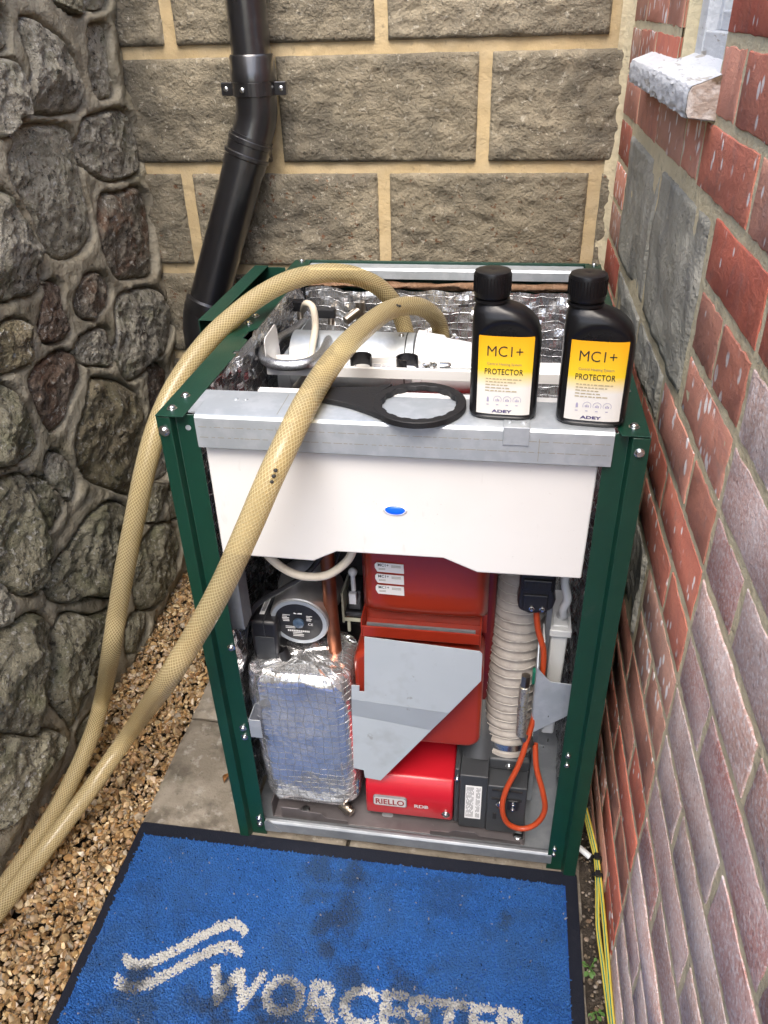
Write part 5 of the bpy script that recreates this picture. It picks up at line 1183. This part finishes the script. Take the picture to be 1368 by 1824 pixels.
# worn black batch print on the nearer hose
for q0, q1, yv in (((491, 838), (484, 858), -.075), ((712, 545), (702, 543), .425)):
    for k in range(3):
        c = P(q0[0]+(q1[0]-q0[0])*k/2, q0[1]+(q1[1]-q0[1])*k/2, 1, yv); d = CAM-c; d /= np.linalg.norm(d); c = c+d*.0158
        o = obj('print_mark', ellipsoid(tuple(c), (.0026, .0024, .0022), 10, 6), m_ink, bpy.data.objects['braided_hose_line.001'], smooth=180)

# ------------------------------------------------------------------ earth wires, stub, weeds, leaf
m_yel = mat('yellow_wire', (.66, .52, .04), .42); m_grn = mat('green_wire', (.012, .22, .12), .42)
def wire(pts, label):
    w_ = [P(a, b, 2, z) for a, b, z in pts]
    V, F, UV = tube(w_, .0035, 12, 10, want_uv=True)
    m = m_yg
    o = obj('earth_wire', (V, F), m, smooth=180, uv=UV); tag(o, label, 'wire', 'yellow and green earth wires'); return o
m_yg = mat('yellow_green_sheath', (.68, .53, .05), .4, coord='UV')
_t = m_yg.node_tree; _N = _t.nodes; _L = _t.links
_tc = _N.new('ShaderNodeTexCoord'); _sp = _N.new('ShaderNodeSeparateXYZ'); _L.new(_tc.outputs['UV'], _sp.inputs[0])
_m = _N.new('ShaderNodeMath'); _m.operation = 'COMPARE'; _m.inputs[1].default_value = .5; _m.inputs[2].default_value = .13; _f2 = _N.new('ShaderNodeMath'); _f2.operation = 'MULTIPLY'; _f2.inputs[1].default_value = 3; _f3 = _N.new('ShaderNodeMath'); _f3.operation = 'FRACT'; _L.new(_sp.outputs['X'], _f2.inputs[0]); _L.new(_f2.outputs[0], _f3.inputs[0]); _L.new(_f3.outputs[0], _m.inputs[0])
_mx = _N.new('ShaderNodeMix'); _mx.data_type = 'RGBA'; _mx.inputs['A'].default_value = (.62, .50, .07, 1); _mx.inputs['B'].default_value = (.012, .17, .12, 1); _L.new(_m.outputs[0], _mx.inputs['Factor']); _L.new(_mx.outputs['Result'], _N['Principled BSDF'].inputs['Base Color'])
w1 = wire([(1040,1440,.06),(1052,1492,.05),(1061,1530,.042),(1064,1580,.036),(1065,1650,.03),(1074,1720,.026),(1086,1815,.022),(1096,1880,.02)], 'earth wire bowing outwards beside the mat')
w2 = wire([(1043,1440,.065),(1056,1492,.056),(1064,1530,.048),(1070,1580,.044),(1077,1650,.04),(1083,1720,.034),(1091,1815,.03),(1100,1880,.026)], 'earth wire pressed close to the foot of the brick wall')
for k, (a, b, z) in enumerate(((1062,1531,.045),(1064,1562,.041))):
    c = P(a, b, 2, z); obj('cable_tie', [ring(c+np.array([0, -.003, 0]), (.05, 1, .05), .0082, .0098, .006, 18), box(c[0]-.004, c[0]+.004, c[1]-.006, c[1]+.004, c[2]+.008, c[2]+.013)], m_black, w1)
a = P(1028, 1507, 2, .025); b = P(1051, 1526, 2, .018)
o = obj('pipe_stub', [ring(a, b-a, .0032, .0052, float(np.linalg.norm(b-a)), 18), cyl(a, a+(b-a)*.9, .0033, 12)], m_whitep, smooth=40); tag(o, 'short white plastic pipe end poking out under the boiler', 'pipe')
def weed(px, py, h, n, label, seed):
    rn = random.Random(seed); c = P(px, py, 2, .0); t = thing('weed', label, 'weed', (c[0], c[1], -.008), group='weeds in the soil strip')
    st = []; lv = []
    for k in range(n):
        a = rn.uniform(0, 2*PI); l = rn.uniform(.4, 1)*h; e = np.array([math.cos(a)*l*.7, math.sin(a)*l*.9, l*.8])
        st.append(tube([(0, 0, 0), tuple(e*.5+np.array([0, 0, .004])), tuple(e)], .0006, 5, 3)); lv.append((e, a))
    obj('stem', st, m_leaf, t, world=False)
    for e, a in lv:
        s = rn.uniform(.0025, .0045); V = []; F = []
        d = np.array([math.cos(a), math.sin(a), rn.uniform(-.1, .4)]); q = np.array([-math.sin(a), math.cos(a), 0])
        for i in range(7):
            u = i/6; wd = math.sin(PI*u)**.7*s*.75+.0002
            for v_, f in ((-1, .25), (0, 0), (1, .25)): V.append(e+d*u*s*2.2+q*wd*v_+np.array([0, 0, f*wd-u*u*s*.5]))
        for i in range(6): F += [(i*3, i*3+1, i*3+4, i*3+3), (i*3+1, i*3+2, i*3+5, i*3+4)]
        obj('leaf', (V, F), m_leaf, t, smooth=180, world=False)
weed(1052, 1722, .013, 8, 'small green weed between mat and earth wires', 1)
weed(1060, 1800, .010, 5, 'tiny weed lowest in the soil beside the mat corner', 2)
c = P(403, 1386, 2, .004)
V, F, _ = grid(lambda u, v: ((c[0]+(v-.5)*.012*math.sin(PI*u)**.8+.003*u, c[1]+(u-.5)*.026, .004+.006*(2*v-1)**2+.004*math.sin(u*5)), (u, v)), 10, 6)
tag(obj('dead_leaf', (V, F), m_dead, smooth=180), 'curled brown dead leaf on the slab by the green post', 'leaf')
rn = random.Random(12)
V_ = []
for k in range(260):
    y = rn.uniform(-.5, .1); x = rn.uniform(.592, .622); s = rn.uniform(.0012, .0035)
    v, f = ellipsoid((x, y, -.006+rn.uniform(0, .003)), (s*rn.uniform(.7, 1.4), s*rn.uniform(.7, 1.4), s*.7), 6, 4); V_.append((v, f))
o = obj('grit', V_, island_mat('soil_grit', [(.06, .045, .03), (.22, .17, .11), (.10, .08, .06), (.38, .33, .27), (.14, .08, .04)], .8), smooth=60); o['kind'] = 'stuff'

# print, scratches and ribs too small to pick apart
for o in COL.objects:
    if o.name.split('.')[0] in ('fine_print', 'scribe_line', 'pencil_line', 'pencil_mark', 'plug_slot', 'cap_rib', 'icon_row', 'stem', 'barcode', 'cable_loom', 'lettering', 'emblem_ring'): o['kind'] = 'stuff'
